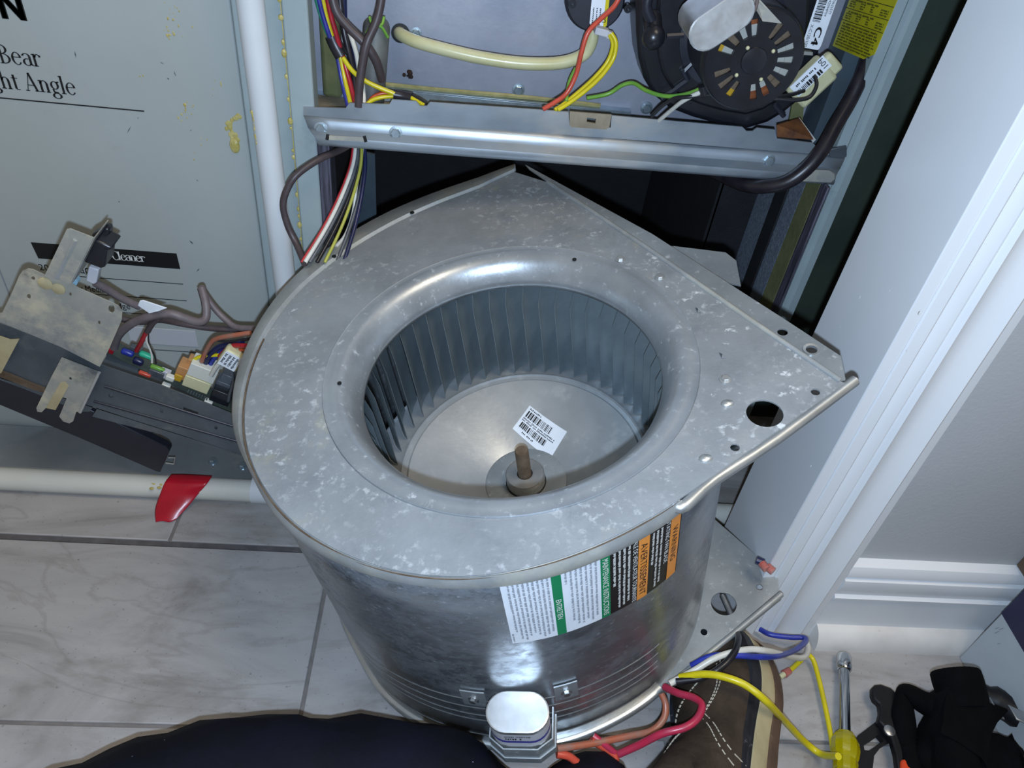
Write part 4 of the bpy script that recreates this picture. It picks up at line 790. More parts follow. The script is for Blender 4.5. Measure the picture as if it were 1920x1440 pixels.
# oval run capacitor on the inducer
ca_ = Vector((math.cos(0.72), 0, math.sin(0.72))); cb_ = Vector((-ca_.z, 0, ca_.x)); c0 = PY(1352, 42, .585)
def CAPL(s, y): return [c0 + ca_ * (x * s) + cb_ * (z * s) + Vector((0, y, 0)) for x, z in stadium(0.0118, 0.0126, 10)]
q = MB(); q.grid([CAPL(1, 0.045), CAPL(1, 0.002), CAPL(1.03, 0.001), CAPL(1.03, -0.001), CAPL(0.97, -0.0016)], True); l_ = CAPL(0.97, -0.0016); k = len(q.v); q.v += l_; q.f.append(tuple(range(k, k + len(l_)))); cap2 = obj('run_capacitor', q, 'can', ind, smooth=35, label='oval metal capacitor beside the vented motor')
q = MB(); q.tube([PY(1394, -12, .595), PY(1398, 8, .59), (PY(1412, 22, .592)), PY(1420, 0, .60), PY(1418, -20, .60)], 0.0015, 6); obj('lead', q, 'cord_mauve', ind, smooth=60)
q = MB(); q.slab([PY(1396, -20, .60), PY(1418, -8, .606), PY(1466, 44, .606), PY(1430, 40, .604)], (0, 0.002, 0)); obj('strap', q, 'galv_dull', ind)
q = MB(); q.slab([PY(u, v, .64) for u, v in ((1327, 86), (1336, 88), (1337, 104), (1333, 112), (1326, 104))], (0, 0.003, 0)); A = PY(1316, 98, .64); q.tube([A, PY(1328, 97, .64)], 0.0022, 8, smooth=False); obj('wing_screw', q, 'zinc', ind)
q = MB(); A = PY(1524, 46, .668)
e0, e1, e2 = PY(1502, 88, .6722), PY(1536, 94, .6722), PY(1536, -14, .6722)
q = MB(); fn = lambda x, y, t=0: e0 + (e1 - e0) * x + (e2 - e0) * y + Vector((0, -0.0003 - 0.0004 * t, 0))
q = plate2d([rrect(0, 0, 1, 1.05, 0.12)], lambda x, y, t: fn(x, y, t)); cl = obj('part_label', q, 'paper', ind)
q = MB()
barcode(q, lambda x, y: fn(y, x, 2), 0.50, 0.98, 0.10, 0.52, 4, 0.009)
for dx in (0, 0.02): put_text(q, 'C4', lambda x, y: fn(0.42 + y, 0.40 - x + dx, 2), 0.0, 0.0, 0.33, 0.36)
put_text(q, 'X-C120/100', lambda x, y: fn(0.10 + y, 0.44 - x, 2), 0, 0, 0.42, 0.16)
put_text(q, '70625575', lambda x, y: fn(0.80 + y, 0.95 - x, 2), 0, 0, 0.28, 0.13); put_text(q, 'D342094P04', lambda x, y: fn(0.60 + y, 1.0 - x, 2), 0, 0, 0.38, 0.13)
obj('label_text', q, 'ink', cl)
q = MB(); q.slab([PY(1486, 94, .6705), PY(1524, 98, .6705), PY(1524, 104, .6705), PY(1486, 102, .6705)], (0, 0.006, 0)); obj('label_ledge', q, 'galv_dull', ind)
# nylon motor plug
npg = thing('motor_plug', 'cream nylon plug with a barcode label under the C4 label', 'plug', PY(1510, 150, .655))
Mp = Matrix((Vector((0.55, 0, 0.83)).normalized(), Vector((0, 1, 0)), Vector((-0.83, 0, 0.55)).normalized())).transposed().to_4x4(); Mp.translation = PY(1478, 168, .650)
q = MB(); q.box((-0.002, 0, -0.026), (0.034, 0.014, 0.0), Mp); q.box((0.026, 0.002, -0.024), (0.042, 0.012, -0.004), Mp); obj('plug_body', q, 'nylon', npg, bevel=0.003)
q = MB(); q.box((0.002, -0.0006, -0.012), (0.036, 0.0, 0.001), Mp); pl = obj('plug_label', q, 'paper', npg)
q = MB(); fnp = lambda x, y: Mp @ Vector((x, -0.0009, y))
put_text(q, 'P01', lambda x, y: fnp(0.0345 - y, -0.0 - x), 0, 0, 0.009, 0.0045); barcode(q, fnp, 0.003, 0.028, -0.011, -0.0065, 8, 0.0006); fine_print(q, fnp, 0.006, 0.026, -0.004, 0.0022, 3)
obj('label_text', q, 'ink', pl)
wire('wire', 'black motor lead curving out of the cream plug', [(1527, 142, .648), (1531, 160, .642), (1518, 182, .638), (1490, 188, .636), (1450, 186, .635), (1400, 194, .635)], 0.0017, 'w_black', 'motor leads')
wire('wire', 'black motor lead running level under the vented motor', [(1508, 170, .648), (1470, 180, .640), (1400, 180, .630), (1330, 178, .630), (1290, 182, .632), (1262, 186, .64), (1240, 200, .655), (1222, 218, .668)], 0.0017, 'w_black', 'motor leads')
wire('wire', 'cream wire slanting over the front rail', [(1334, 166, .628), (1306, 176, .63), (1280, 190, .638), (1262, 204, .648), (1236, 226, .6655)], 0.0020, 'w_white', 'motor leads')
q = MB(); q.tube([PY(1318, 160, .628), PY(1322, 176, .628)], 0.0042, 8, smooth=False); tag(obj('cable_tie', q, 'w_black', smooth=50), 'black tie binding the wires below the vented motor', 'cable tie')
# thick black power cord at the right
wire('power_cord', 'thick black power cord looping over the right end of the rail', [(1625, 112, .686), (1612, 150, .676), (1592, 192, .668), (1566, 236, .655), (1542, 280, .643), (1512, 316, .637), (1474, 342, .638), (1430, 350, .648), (1396, 346, .662), (1366, 334, .682), (1340, 322, .70)], 0.0068, 'cord_black', None, 12, 'cord')
# harness below the rail
g_ = 'harness wires dropping behind the blower'
base = [(668, 262, .690), (662, 310, .675), (640, 370, .655), (610, 430, .63), (572, 492, .60)]
for nm, m, dx, ddx, r_, lb in (('wire', 'w_white', 0, 0, .0022, 'white harness wire at the middle of the bundle below the rail'), ('wire', 'w_red', -5, -2, .0013, 'red harness wire at the left edge of the bundle below the rail'), ('wire', 'w_grey', 5, 4, .0018, 'thin grey harness wire right beside the white one'), ('wire', 'w_black', 8, 16, .0020, 'black harness wire behind the thin grey one'), ('wire', 'w_limey', 10, 30, .0016, 'pale yellow green harness wire slanting behind the blower edge'), ('wire', 'w_grey', 14, 50, .0018, 'grey harness wire slanting to the right of the pale yellow green one'), ('wire', 'w_navy', 13, 66, .0020, 'dark blue harness wire, steepest of the bundle')):
    pts = [(u + dx + ddx * (k / 4) ** 1.3 * 0.9, v, y + 0.002 * (dx % 5)) for k, (u, v, y) in enumerate(base)]
    wire(nm, lb, pts, r_, m, g_)
wire('wire', 'white harness wire bowing out to the right of the bundle', [(680, 262, .692), (676, 310, .68), (668, 350, .672), (662, 400, .66), (648, 440, .645), (630, 462, .63)], 0.0018, 'w_white', g_)
wire('cable', 'brown cable bowing left across the furnace post', [(668, 262, .69), (640, 280, .672), (596, 300, .648), (556, 328, .633), (538, 356, .628), (531, 386, .626), (540, 424, .626), (556, 458, .620), (572, 496, .60)], 0.0032, 'cord_brown', None)
# ================================================================== BLOWER
blw = thing('blower_housing', 'round galvanised furnace blower housing standing tilted on the floor', 'blower', matrix=BM)
CREASE = [(86.9, .2774), (94.9, .2513), (108.5, .2367), (122.2, .2262), (134.4, .2205), (147.2, .2172), (158.2, .2138), (166.4, .2110), (172.7, .2088), (180.4, .2072), (188.5, .2058), (195.9, .2050), (203.8, .2036), (208, .2026), (212.9, .2017), (217.9, .2005), (224.1, .1992), (230.4, .1973), (239, .1950), (246.4, .1930), (249.2, .1922), (257.7, .1892), (266.9, .1856), (273.3, .1826), (284.4, .1785), (296.6, .1766), (306.9, .1784)]
OUTER = [(87.1, .3006), (94.5, .2819), (106.9, .2690), (115.7, .2630), (123.1, .2575), (132.1, .2510), (140.3, .2460), (150.7, .2390), (158.5, .2335), (165.2, .2295), (171.4, .2262), (182.1, .2210), (188.7, .2180), (193.4, .2150), (197.5, .2118), (203.8, .2074), (214.3, .2060), (218.2, .2058), (223.5, .2045), (228.8, .2024), (237.1, .1990), (243.3, .1966), (252, .1935), (259, .1915), (266.4, .1890), (278.2, .1856), (286.6, .1828), (295.4, .1818), (306.7, .1815)]
def interp(T, a):
    if a <= T[0][0]: return T[0][1]
    for (a0, r0_), (a1, r1_) in zip(T, T[1:]):
        if a <= a1: t = (a - a0) / (a1 - a0); return r0_ + (r1_ - r0_) * t
    return T[-1][1]
def smoothed(T, a): return (interp(T, a - 4) + 2 * interp(T, a) + interp(T, a + 4)) / 4
def pol(r, a): return Vector((r * math.cos(math.radians(a)), r * math.sin(math.radians(a)), 0))
ANG = [87 + i * (306.8 - 87) / 84 for i in range(85)]
def cr(a): return pol(smoothed(CREASE, a) if 92 < a < 303 else interp(CREASE, a), a)
def ou(a): return pol(smoothed(OUTER, a) if 92 < a < 303 else interp(OUTER, a), a)
FC = [(.0474, .250), (.129, .1217), (.1915, .0181), (.2373, -.0549)]                      # outlet flange crease
FE = [(.0265, .2874), (.1354, .1433), (.1897, .0575), (.2184, .0125), (.2453, -.0308), (.2409, -.0541)]   # its free edge
outline = [(q.x, q.y) for q in [cr(a) for a in ANG]] + [(.2400, -.0570)] + [FC[3], FC[2], FC[1], FC[0]]
def dims(l): return l
holes = [circ(0, 0, 0.1435, 72), circ(.1777, -.0781, .0125, 28), circ(.2172, -.0628, .0032, 12), circ(.1507, -.1056, .0032, 12)]
tp_ = plate2d([outline] + holes, lambda x, y, t: Vector((x, y, -0.0012 * t)))
top = obj('top_plate', tp_, 'galv_top', blw, local=True)
fe = plate2d([[FC[0], FC[1], FC[2], FC[3]] + [FE[5], FE[4], FE[3], FE[2], FE[1], FE[0], (0.030, 0.278)], circ(.2117, .0003, .0040, 14), circ(.2267, -.0219, .0042, 14)], lambda x, y, t: Vector((x, y, 0.0008 - 0.0012 * t)))
obj('outlet_flange', fe, 'galv_plate', blw, local=True)
q = MB(); q.tube([Vector((x, y, 0.0004)) for x, y in FC], 0.0022, 8, smooth=False); obj('flange_bead', q, 'galv_lip', blw, local=True, smooth=60)
q = MB(); q.lathe([(.0042, 0.0008), (.0062, 0.0012), (.0062, 0.0002)], 20, Matrix.Translation((.2267, -.0219, 0.0008))); obj('grommet', q, 'galv_bright', blw, local=True, smooth=60)
# rim: groove, outer lip and turned-down edge
rw = []
for a in ANG:
    c_, o_ = cr(a), ou(a); d = (o_ - c_); L_ = d.length; n_ = d.normalized()
    rw.append([c_ + Vector((0, 0, -0.0006)), c_ + n_ * min(0.0022, L_ * .3) + Vector((0, 0, -0.0022)), c_ + n_ * min(0.0046, L_ * .55) + Vector((0, 0, 0.0010)), c_ + d * 0.85 + Vector((0, 0, -0.0022)), c_ + d + Vector((0, 0, -0.0055)), c_ + d * 1.0 + Vector((0, 0, -0.0105)), c_ + d * 0.9 + Vector((0, 0, -0.0118))])
q = MB(); q.grid(rw); obj('rim', q, 'galv_lip', blw, local=True, smooth=50)
q = MB(); q.tube([cr(a) + (ou(a) - cr(a)).normalized() * 0.0016 + Vector((0, 0, -0.0006)) for a in ANG if a > 165], 0.0007, 6, smooth=False); obj('rim_seam', q, 'rust', blw, local=True, smooth=60)
q = MB(); E0 = cr(306.8) + Vector((0.003, -0.003, -0.0035)); q.tube([E0 + Vector((-.006, .001, -.001)), E0, Vector((.1326, -.1272, -.0042)), Vector((.1797, -.0990, -.0042)), Vector((.2490, -.0520, -.0042))], 0.0042, 12, res=3); obj('rolled_edge', q, 'galv_bright', blw, local=True, smooth=60)
q = MB(); q.slab([(.1050, -.1440, -.003), (.2470, -.0530, -.003), (.2470, -.0530, -.012), (.1050, -.1440, -.014)], (0.0005, -.0009, 0)); obj('edge_flange', q, 'galv_lip', blw, local=True)
# inlet ring
RI = 0.1196
prof = [(0.1462, -0.0006), (0.1456, 0.0010), (0.1447, 0.0004), (0.1400, 0.0008), (0.1360, 0.0007), (0.1325, -0.0006), (0.1290, -0.0032), (0.1258, -0.0072), (0.1228, -0.0128), (0.1206, -0.0178), (RI, -0.0210), (0.1203, -0.0255)]
q = MB(); q.lathe(prof, 96); obj('inlet_ring', q, 'galv_ring', blw, local=True, smooth=40, solid=0.0008)
# scroll wall
WA = [88 + i * (385 - 88) / 130 for i in range(131)]
def wall_r(a):
    if a <= 303: return smoothed(OUTER, a) - 0.0050
    return 0.1765 - 0.010 * (a - 303) / 82
def wall(a, off=0.0): return pol(wall_r(a) + off, a)
W = 0.305
SA = [0.0]
for i in range(1, len(WA)): SA.append(SA[-1] + (wall(WA[i]) - wall(WA[i - 1])).length)
rw = [[wall(a) + Vector((0, 0, h)) for a in WA] for h in [-0.004 - (W - 0.004) * k / 6 for k in range(7)]]
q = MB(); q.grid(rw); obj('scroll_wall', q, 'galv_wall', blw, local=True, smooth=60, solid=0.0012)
# bead grooves pressed near the bottom of the wall
for hh in (-0.205, -0.222, -0.238, -0.250, -0.286):
    q = MB(); q.tube([wall(a, 0.0004) + Vector((0, 0, hh - 0.00002 * (a - 200))) for a in [205 + 4 * i for i in range(26)]], 0.0008, 6, smooth=False); obj('wall_bead', q, 'galv_bright', blw, local=True, smooth=60)
# bottom plate with its lip
BO = [(q_.x, q_.y) for q_ in [ou(a) for a in ANG]] + [(.2400, -.0560), (.2440, -.0400), (.2360, -.0250), (.193, .0380), (.129, .1217), (.0474, .250)]
bh = PB(1357, 1132, -W); bh2 = PB(1424, 1101, -W); bh3 = PB(1320, 1185, -W)
bp_ = plate2d([BO, circ(bh.x, bh.y, .0125, 28), circ(bh2.x, bh2.y, .0034, 12), circ(bh3.x, bh3.y, .0034, 12), circ(0, 0, 0.10, 40)], lambda x, y, t: Vector((x, y, -W - 0.0012 * t)))
obj('bottom_plate', bp_, 'galv_plate', blw, local=True)
rw = []
for a in ANG:
    c_, o_ = cr(a), ou(a); d = (o_ - c_).normalized()
    rw.append([o_ - d * 0.007 + Vector((0, 0, -W + 0.0006)), o_ - d * 0.0015 + Vector((0, 0, -W + 0.0014)), o_ + d * 0.0010 + Vector((0, 0, -W - 0.0010)), o_ + d * 0.0008 + Vector((0, 0, -W - 0.0055))])
q = MB(); q.grid(rw); obj('bottom_rim', q, 'galv_bright', blw, local=True, smooth=60)
q = MB(); E0 = ou(306.8); q.tube([E0 + Vector((0, 0, -W - .001)), Vector((.1797, -.1000, -W - .001)), Vector((.2420, -.0590, -W - .001))], 0.003, 10, res=3); q.slab([(E0.x, E0.y, -W - .003), (.242, -.059, -W - .003), (.242, -.059, -W - .012), (E0.x, E0.y, -W - .012)], (0.001, -.001, 0)); obj('bottom_rolled_edge', q, 'galv_lip', blw, local=True, smooth=50)
q = MB(); A = bh + Vector((0.002, 0.012, -0.006)); B = bh + Vector((0.006, -0.012, -0.006)); q.tube([A, B], 0.0032, 8, smooth=False); obj('strap', q, 'steel', blw, local=True, smooth=60)
# tab that shows behind the outlet flange
q = MB(); q.slab([(.1354, .138, -.008), (.1543, .1335, -.008), (.196, .1170, -.008), (.2022, .1040, -.008), (.198, .0700, -.008), (.17, .085, -.008)], (0, 0, -0.0012)); obj('mounting_tab', q, 'galv_plate', blw, local=True)
# screws, dimples and small holes
for x, y in ((.1023, .1114), (.1317, .0810), (.1585, -.0430)): hexbolt('screw', Vector((x, y, 0.0002)), (0, 0, 1), 0.0032, 0.0026, 'galv_bright', blw, local=True)
for x, y, s_ in ((.1542, .0347, 'ink'), (.1613, -.0187, 'ink')):
    q = MB(); q.add([(x - .0012, y + .004, 0.0006), (x + .0028, y - .003, 0.0004), (x - .0006, y - .0024, 0.0006), (x + .0002, y, 0.0022)], [(0, 1, 3), (1, 2, 3), (2, 0, 3), (0, 2, 1)]); obj('dimple', q, 'galv_dark', blw, local=True)
for x, y in ((.1296, -.1127), (.1547, -.0662)):
    q = MB(); q.ball((x, y, 0.0), (.0048, .0036, .0022), 12, 6); obj('dimple', q, 'galv_bright', blw, local=True, smooth=60)
for x, y, r_ in ((-.1324, -.0096, .0017), (.0626, .1173, .0019), (-.0891, .2197, .0022), (-.1596, .1596, .0022)):
    q = MB(); q.lathe([(r_, 0.0), (r_, 0.0009), (r_ * .6, 0.0010), (0, 0.0010)], 12, Matrix.Translation((x, y, 0.0004 if abs(x) < .2 else -0.001))); obj('rivet_hole', q, 'ink', blw, local=True)
# ---- warning label wrapped on the wall
def wall_hit(u, v):
    best = None
    for i in range(1, 300):
        h = -i * 0.001; l = PB(u, v, h); a = math.degrees(math.atan2(l.y, l.x)) % 360
        if not 200 < a < 345: continue
        d = math.hypot(l.x, l.y) - wall_r(a)
        if d <= 0: return a, h
    return 270, -0.05
def arc_s(a):
    for i in range(1, len(WA)):
        if a <= WA[i]: t = (a - WA[i - 1]) / (WA[i] - WA[i - 1]); return SA[i - 1] + t * (SA[i] - SA[i - 1])
    return SA[-1]
def ang_of(s):
    for i in range(1, len(SA)):
        if s <= SA[i]: t = (s - SA[i - 1]) / (SA[i] - SA[i - 1]); return WA[i - 1] + t * (WA[i] - WA[i - 1])
    return WA[-1]
aL, hL = wall_hit(961, 1200); aR, hR = wall_hit(1264, 1069)
sL, sR = arc_s(aL), arc_s(aR); HB = (hL + hR) / 2; HT = -0.0135
print('LABEL', aL, hL, aR, hR, sR - sL)
def WL(s, h, off): return wall(ang_of(s), 0.0012 + off) + Vector((0, 0, h))
def at_col(u, v): return arc_s(wall_hit(u, v)[0])
# column edges read along the lower edge of the label
cols_px = [(961, 1200), (1045, 1185), (1062, 1182), (1127, 1159), (1143, 1152), (1191, 1125), (1209, 1117), (1245, 1085), (1262, 1069)]
cs = [at_col(*c_) for c_ in cols_px]
fill = ['paper', 'label_green', 'paper', 'label_green', 'label_black', 'label_orange', 'label_black', 'label_orange']
lbl = None
def wpatch(s0, s1, h0, h1, off, n=6):
    mb = MB(); mb.grid([[WL(s0 + (s1 - s0) * i / n, h, off) for i in range(n + 1)] for h in (h0, h1)]); return mb
lbl = obj('warning_label', wpatch(cs[0], cs[8] + 0.0015, HB, HT, 0.0002, 24), 'label_black', blw, local=True)
def sub(name, mb, m): return obj(name, mb, m, lbl, local=True)
for i, m_ in enumerate(fill):
    if m_ != 'label_black': sub('label_band', wpatch(cs[i], cs[i + 1], HB, HT, 0.0005), m_)
LH = HT - HB
def col_text(s_, i, f0, f1, d0, d1, m):   # f: across the band (0 left .. 1 right), d: distance down the band
    w = cs[i + 1] - cs[i]; mb = MB()
    # the words read downwards: letter tops face the next band to the right
    put_text(mb, s_, lambda x, y: WL(cs[i] + w * (f0 + (f1 - f0) * y), HT - x, 0.0009), LH * d0, 0, LH * (d1 - d0), 1.0); sub('label_text', mb, m)
col_text('ENTRETIEN', 1, 0.22, 0.78, 0.40, 0.72, 'white_print'); col_text('MAINTENANCE INSTRUCTIONS', 3, 0.2, 0.8, 0.06, 0.95, 'white_print')
col_text('AVERTISSEMENT', 5, 0.2, 0.8, 0.12, 0.93, 'ink'); col_text('WARNING', 7, 0.22, 0.75, 0.2, 0.72, 'ink')
mb = MB(); put_text(mb, 'PALE DE VENTILATEUR TOURNANTE', lambda x, y: WL(cs[4] + (cs[5] - cs[4]) * (0.80 + 0.16 * y), HT - x, 0.0009), LH * 0.0, 0, LH * 0.97, 1.0)
put_text(mb, 'ROTATING FAN BLADE', lambda x, y: WL(cs[6] + (cs[7] - cs[6]) * (0.74 + 0.2 * y), HT - x, 0.0009), -LH * 0.02, 0, LH * 0.68, 1.0)
for k in range(4): fine_print(mb, lambda x, y: WL(cs[4] + (cs[5] - cs[4]) * y, HT - x, 0.0009), LH * 0.04, LH * (0.55, 0.93, 0.92, 0.90)[k], 0.16 + 0.16 * k, 0.10 if False else 0.09, 60 + k) if False else None
def fp_col(mb, i, f, wf, d0, d1, seed):
    w = cs[i + 1] - cs[i]; h_ = w * wf; fine_print(mb, lambda x, y: WL(cs[i] + w * f + y, HT - x, 0.0009), LH * d0, LH * d1, 0, h_, seed)
for k in range(4): fp_col(mb, 4, 0.10 + 0.17 * k, 0.085, 0.04, (0.56, 0.94, 0.93, 0.9)[k], 60 + k)
for k in range(3): fp_col(mb, 6, 0.10 + 0.19 * k, 0.10, 0.06, (0.55, 0.93, 0.9)[k], 70 + k)
sub('label_text', mb, 'white_print')
mb = MB()
for k in range(7): fp_col(mb, 2, 0.07 + 0.128 * k, 0.062, 0.03, (0.2, 0.82, 0.9, 0.92, 0.88, 0.93, 0.9)[k], 80 + k)
for k in range(9): fp_col(mb, 0, 0.12 + 0.097 * k, 0.050, 0.03, (0.8, 0.93, 0.95, 0.9, 0.86, 0.9, 0.95, 0.93, 0.9)[k], 90 + k)
fp_col(mb, 0, 0.03, 0.04, 0.82, 0.97, 99)
sub('label_text', mb, 'ink_grey')
# ================================================================== FAN WHEEL
fw = thing('fan_wheel', 'squirrel cage fan wheel with upright curved blades inside the blower inlet', 'fan', matrix=BM)
NB = 48; bm_ = []
def blade_mesh():
    mb = MB(); n = 5; z0, z1 = -0.1335, -0.0270; rows = []
    def pt(t, z, s):
        r = 0.1170 + (0.1385 - 0.1170) * t; a = -0.07 * t - 0.17 * t * t
        return Vector((r * math.cos(a) , r * math.sin(a) + s * 0.0002, z))
    for s in (-1, 1):
        lo = [pt(k / n, z0, s) for k in range(n + 1)]; md = [pt(k / n, z1 - (0.016 if k == 0 else 0.0), s) for k in range(n + 1)]
        mb.grid([lo, md])
    k = n + 1
    mb.f += [(i, i + 1, 2 * k + i + 1, 2 * k + i) for i in range(n)] + [(k + i, 2 * k + k + i, 2 * k + k + i + 1, k + i + 1) for i in range(n)] + [(0, 2 * k, 3 * k, k), (n, k + n, 3 * k + n, 2 * k + n)]
    return mb
b0 = None
for k in range(NB):
    if b0 is None: b0 = obj('blade', blade_mesh(), 'blade', fw, local=True, smooth=40); o_ = b0; loc0 = b0.location.copy()
    else: o_ = b0.copy(); C.objects.link(o_); o_.parent = fw
    Rz = Matrix.Rotation(2 * PI * k / NB + 0.03, 4, 'Z'); o_.matrix_basis = Rz @ Matrix.Translation(loc0)
q = MB(); q.lathe([(0.1420, -0.1330), (0.1420, -0.1360), (0.1170, -0.1345), (0.1126, -0.1325), (0.1115, -0.1345), (0.1080, -0.1352), (0.1060, -0.1342), (0.060, -0.150), (0.038, -0.1600), (0.0375, -0.1612), (0.020, -0.1625)], 80); obj('back_plate', q, 'disc', fw, local=True, smooth=35)
q = MB(); q.lathe([(0.1390, -0.0262), (0.1440, -0.0262), (0.1440, -0.036), (0.1390, -0.036)], 72); obj('end_ring', q, 'blade', fw, local=True, smooth=35)
q = MB(); q.lathe([(0.0375, -0.1608), (0.0380, -0.1595), (0.036, -0.1590), (0.019, -0.1606)], 48); obj('hub_plate', q, 'galv_plate', fw, local=True, smooth=35)
q = MB(); q.lathe([(0.0180, -0.1620), (0.0180, -0.1495), (0.0170, -0.1480), (0.0074, -0.1480), (0.0072, -0.150)], 36); obj('hub', q, 'hub', fw, local=True, smooth=35)
q = MB(); q.lathe([(0.0062, -0.1560), (0.0062, -0.1155), (0.0054, -0.1140), (0, -0.1140)], 24); obj('shaft', q, 'rust', fw, local=True, smooth=35)
# bar-code sticker on the plate
def DZH(r): return -0.1342 - (0.1060 - min(r, 0.106)) * 0.0158 / 0.046 if r > 0.06 else -0.150 - (0.06 - r) * 0.010 / 0.022
S0, S1, S2 = PB(993, 759, -.142), PB(1063, 806, -.146), PB(960, 798, -.146)
def STK(a, b_, off=0.0003):
    p_ = S0 + (S1 - S0) * a + (S2 - S0) * b_; r_ = math.hypot(p_.x, p_.y); return Vector((p_.x, p_.y, DZH(r_) + off))
q = MB(); q.grid([[STK(i / 10, j / 8) for i in range(11)] for j in range(9)]); stk = obj('sticker', q, 'paper', fw, local=True)
q = MB(); barcode(q, lambda x, y: STK(x, y, .0007), 0.06, 0.70, 0.16, 0.40, 11, 0.011); barcode(q, lambda x, y: STK(x, y, .0007), 0.08, 0.74, 0.60, 0.80, 12, 0.011)
fine_print(q, lambda x, y: STK(x, y, .0007), 0.06, 0.36, 0.06, 0.05, 1); fine_print(q, lambda x, y: STK(x, y, .0007), 0.05, 0.86, 0.44, 0.045, 2); fine_print(q, lambda x, y: STK(x, y, .0007), 0.05, 0.9, 0.51, 0.045, 3); fine_print(q, lambda x, y: STK(x, y, .0007), 0.2, 0.5, 0.86, 0.05, 4)
obj('sticker_print', q, 'ink', stk, local=True)
# ================================================================== RUN CAPACITOR on the wall
ac_, hc_ = wall_hit(972, 1288)
print('CAP', ac_, hc_)
wn = pol(1, ac_); wt = Vector((-wn.y, wn.x, 0)); cc = wall(ac_, 0.0012) + wn * 0.0172
kap = thing('capacitor', 'oval silver motor capacitor with a blue stripe strapped to the front of the blower', 'capacitor', matrix=BM)
def KL(s, h): return [cc + wt * (x * s) + wn * (y * s) + Vector((0, 0, h)) for x, y in stadium(0.0086, 0.0152, 12)]
q = MB(); q.grid([KL(1, hc_ - 0.062), KL(1, hc_ - 0.0025), KL(1.03, hc_ - 0.0018), KL(1.03, hc_ - 0.0004), KL(0.985, hc_)], True); l_ = KL(0.985, hc_); k = len(q.v); q.v += l_; q.f.append(tuple(range(k, k + len(l_)))); obj('can', q, 'can', kap, local=True, smooth=35)
q = MB(); q.grid([KL(1.012, hc_ - 0.030), KL(1.012, hc_ - 0.006)], True); kl = obj('can_label', q, 'cap_label', kap, local=True, smooth=50)
q = MB(); q.grid([KL(1.02, hc_ - 0.023), KL(1.02, hc_ - 0.019)], True); obj('blue_stripe', q, 'cap_blue', kl, local=True, smooth=50)
q = MB()
def KP(x, h): return cc - wt * (0.018 - x) * -1 + wn * 0.0233 + Vector((0, 0, h)) if False else cc + wt * (-0.010 + x) + wn * 0.0158 + Vector((0, 0, h))
fine_print(q, lambda x, y: KP(x, hc_ - 0.016 + y), 0.0, 0.012, 0, 0.003, 5); fine_print(q, lambda x, y: KP(x, hc_ - 0.011 + y), 0.0, 0.020, 0, 0.002, 6); obj('label_text', q, 'ink', kl, local=True)
# strap bracket
q = MB()
def KB(s, h, off=0.0): return [cc + wt * (x * s) + wn * (y * s + off) + Vector((0, 0, h)) for x, y in [(0.0250, -0.0165), (0.0250, 0.008), (0.0135, 0.0166), (-0.0135, 0.0166), (-0.0250, 0.008), (-0.0250, -0.0165)]]
q.grid([KB(1, hc_ - 0.062), KB(1, hc_ - 0.045), KB(1.0, hc_ - 0.034)]); q.grid([KB(1.05, hc_ - 0.062), KB(1.05, hc_ - 0.052)]); obj('strap', q, 'galv_plate', kap, local=True, solid=0.0012)
for sg in (1, -1):
    q = MB(); l_ = [wall(ac_ + sg * d_, 0.0020) for d_ in (8.5, 10.5, 12.5, 14.5)]; q.grid([[p_ + Vector((0, 0, hc_ - 0.034)) for p_ in l_], [p_ + Vector((0, 0, hc_ - 0.006)) for p_ in l_]])
    obj('strap_ear', q, 'galv_plate', kap, local=True, solid=0.001)
for sg in (1, -1): p_ = wall(ac_ + sg * 11.5, 0.0025) + Vector((0, 0, hc_ - 0.020)); hexbolt('screw', p_, p_ - Vector((0, 0, p_.z)), 0.0034, 0.003, 'steel', kap, local=True)
# ================================================================== PERSON (trousers and boots)
per = thing('person', 'kneeling person in navy work trousers and a scuffed brown suede boot before the blower', 'person', (0.0, -0.15, 0.0))
def skin(name, verts, edges, radii, m, parent, root=0, sub_=2):
    me = bpy.data.meshes.new(name); inv = PM[parent.name].inverted()
    me.from_pydata([inv @ Vector(v) for v in verts], edges, []); o = bpy.data.objects.new(name, me); C.objects.link(o); o.parent = parent
    o.modifiers.new('skin', 'SKIN'); md = o.modifiers.new('sub', 'SUBSURF'); md.levels = sub_; md.render_levels = sub_
    for i, r in enumerate(radii):
        sv = me.skin_vertices[0].data[i]; sv.radius = (r, r) if not isinstance(r, tuple) else r
    me.skin_vertices[0].data[root].use_root = True
    me.materials.append(MATS[m]); bpy.context.view_layer.update()
    ev = o.evaluated_get(bpy.context.evaluated_depsgraph_get()); me2 = bpy.data.meshes.new_from_object(ev)
    o.modifiers.clear(); o.data = me2; 
    for p_ in me2.polygons: p_.use_smooth = True
    if not me2.materials: me2.materials.append(MATS[m])
    return o
vv = [(0.02, -0.30, 0.17), (-0.10, -0.26, 0.16), (-0.25, -0.06, 0.13), (-0.345, 0.07, 0.085), (-0.315, 0.168, 0.064), (-0.20, 0.236, 0.058), (-0.10, 0.254, 0.056), (-0.01, 0.253, 0.054), (0.036, 0.246, 0.052), (0.075, 0.222, 0.040), (0.12, 0.246, 0.040), (0.185, 0.262, 0.046),
      (0.14, -0.25, 0.18), (0.26, -0.10, 0.32), (0.33, 0.00, 0.44), (0.320, 0.04, 0.34), (0.275, 0.08, 0.20), (0.236, 0.150, 0.095), (0.02, -0.34, 0.36)]
ee = [(i, i + 1) for i in range(11)] + [(0, 12), (12, 13), (13, 14), (14, 15), (15, 16), (16, 17), (0, 18)]
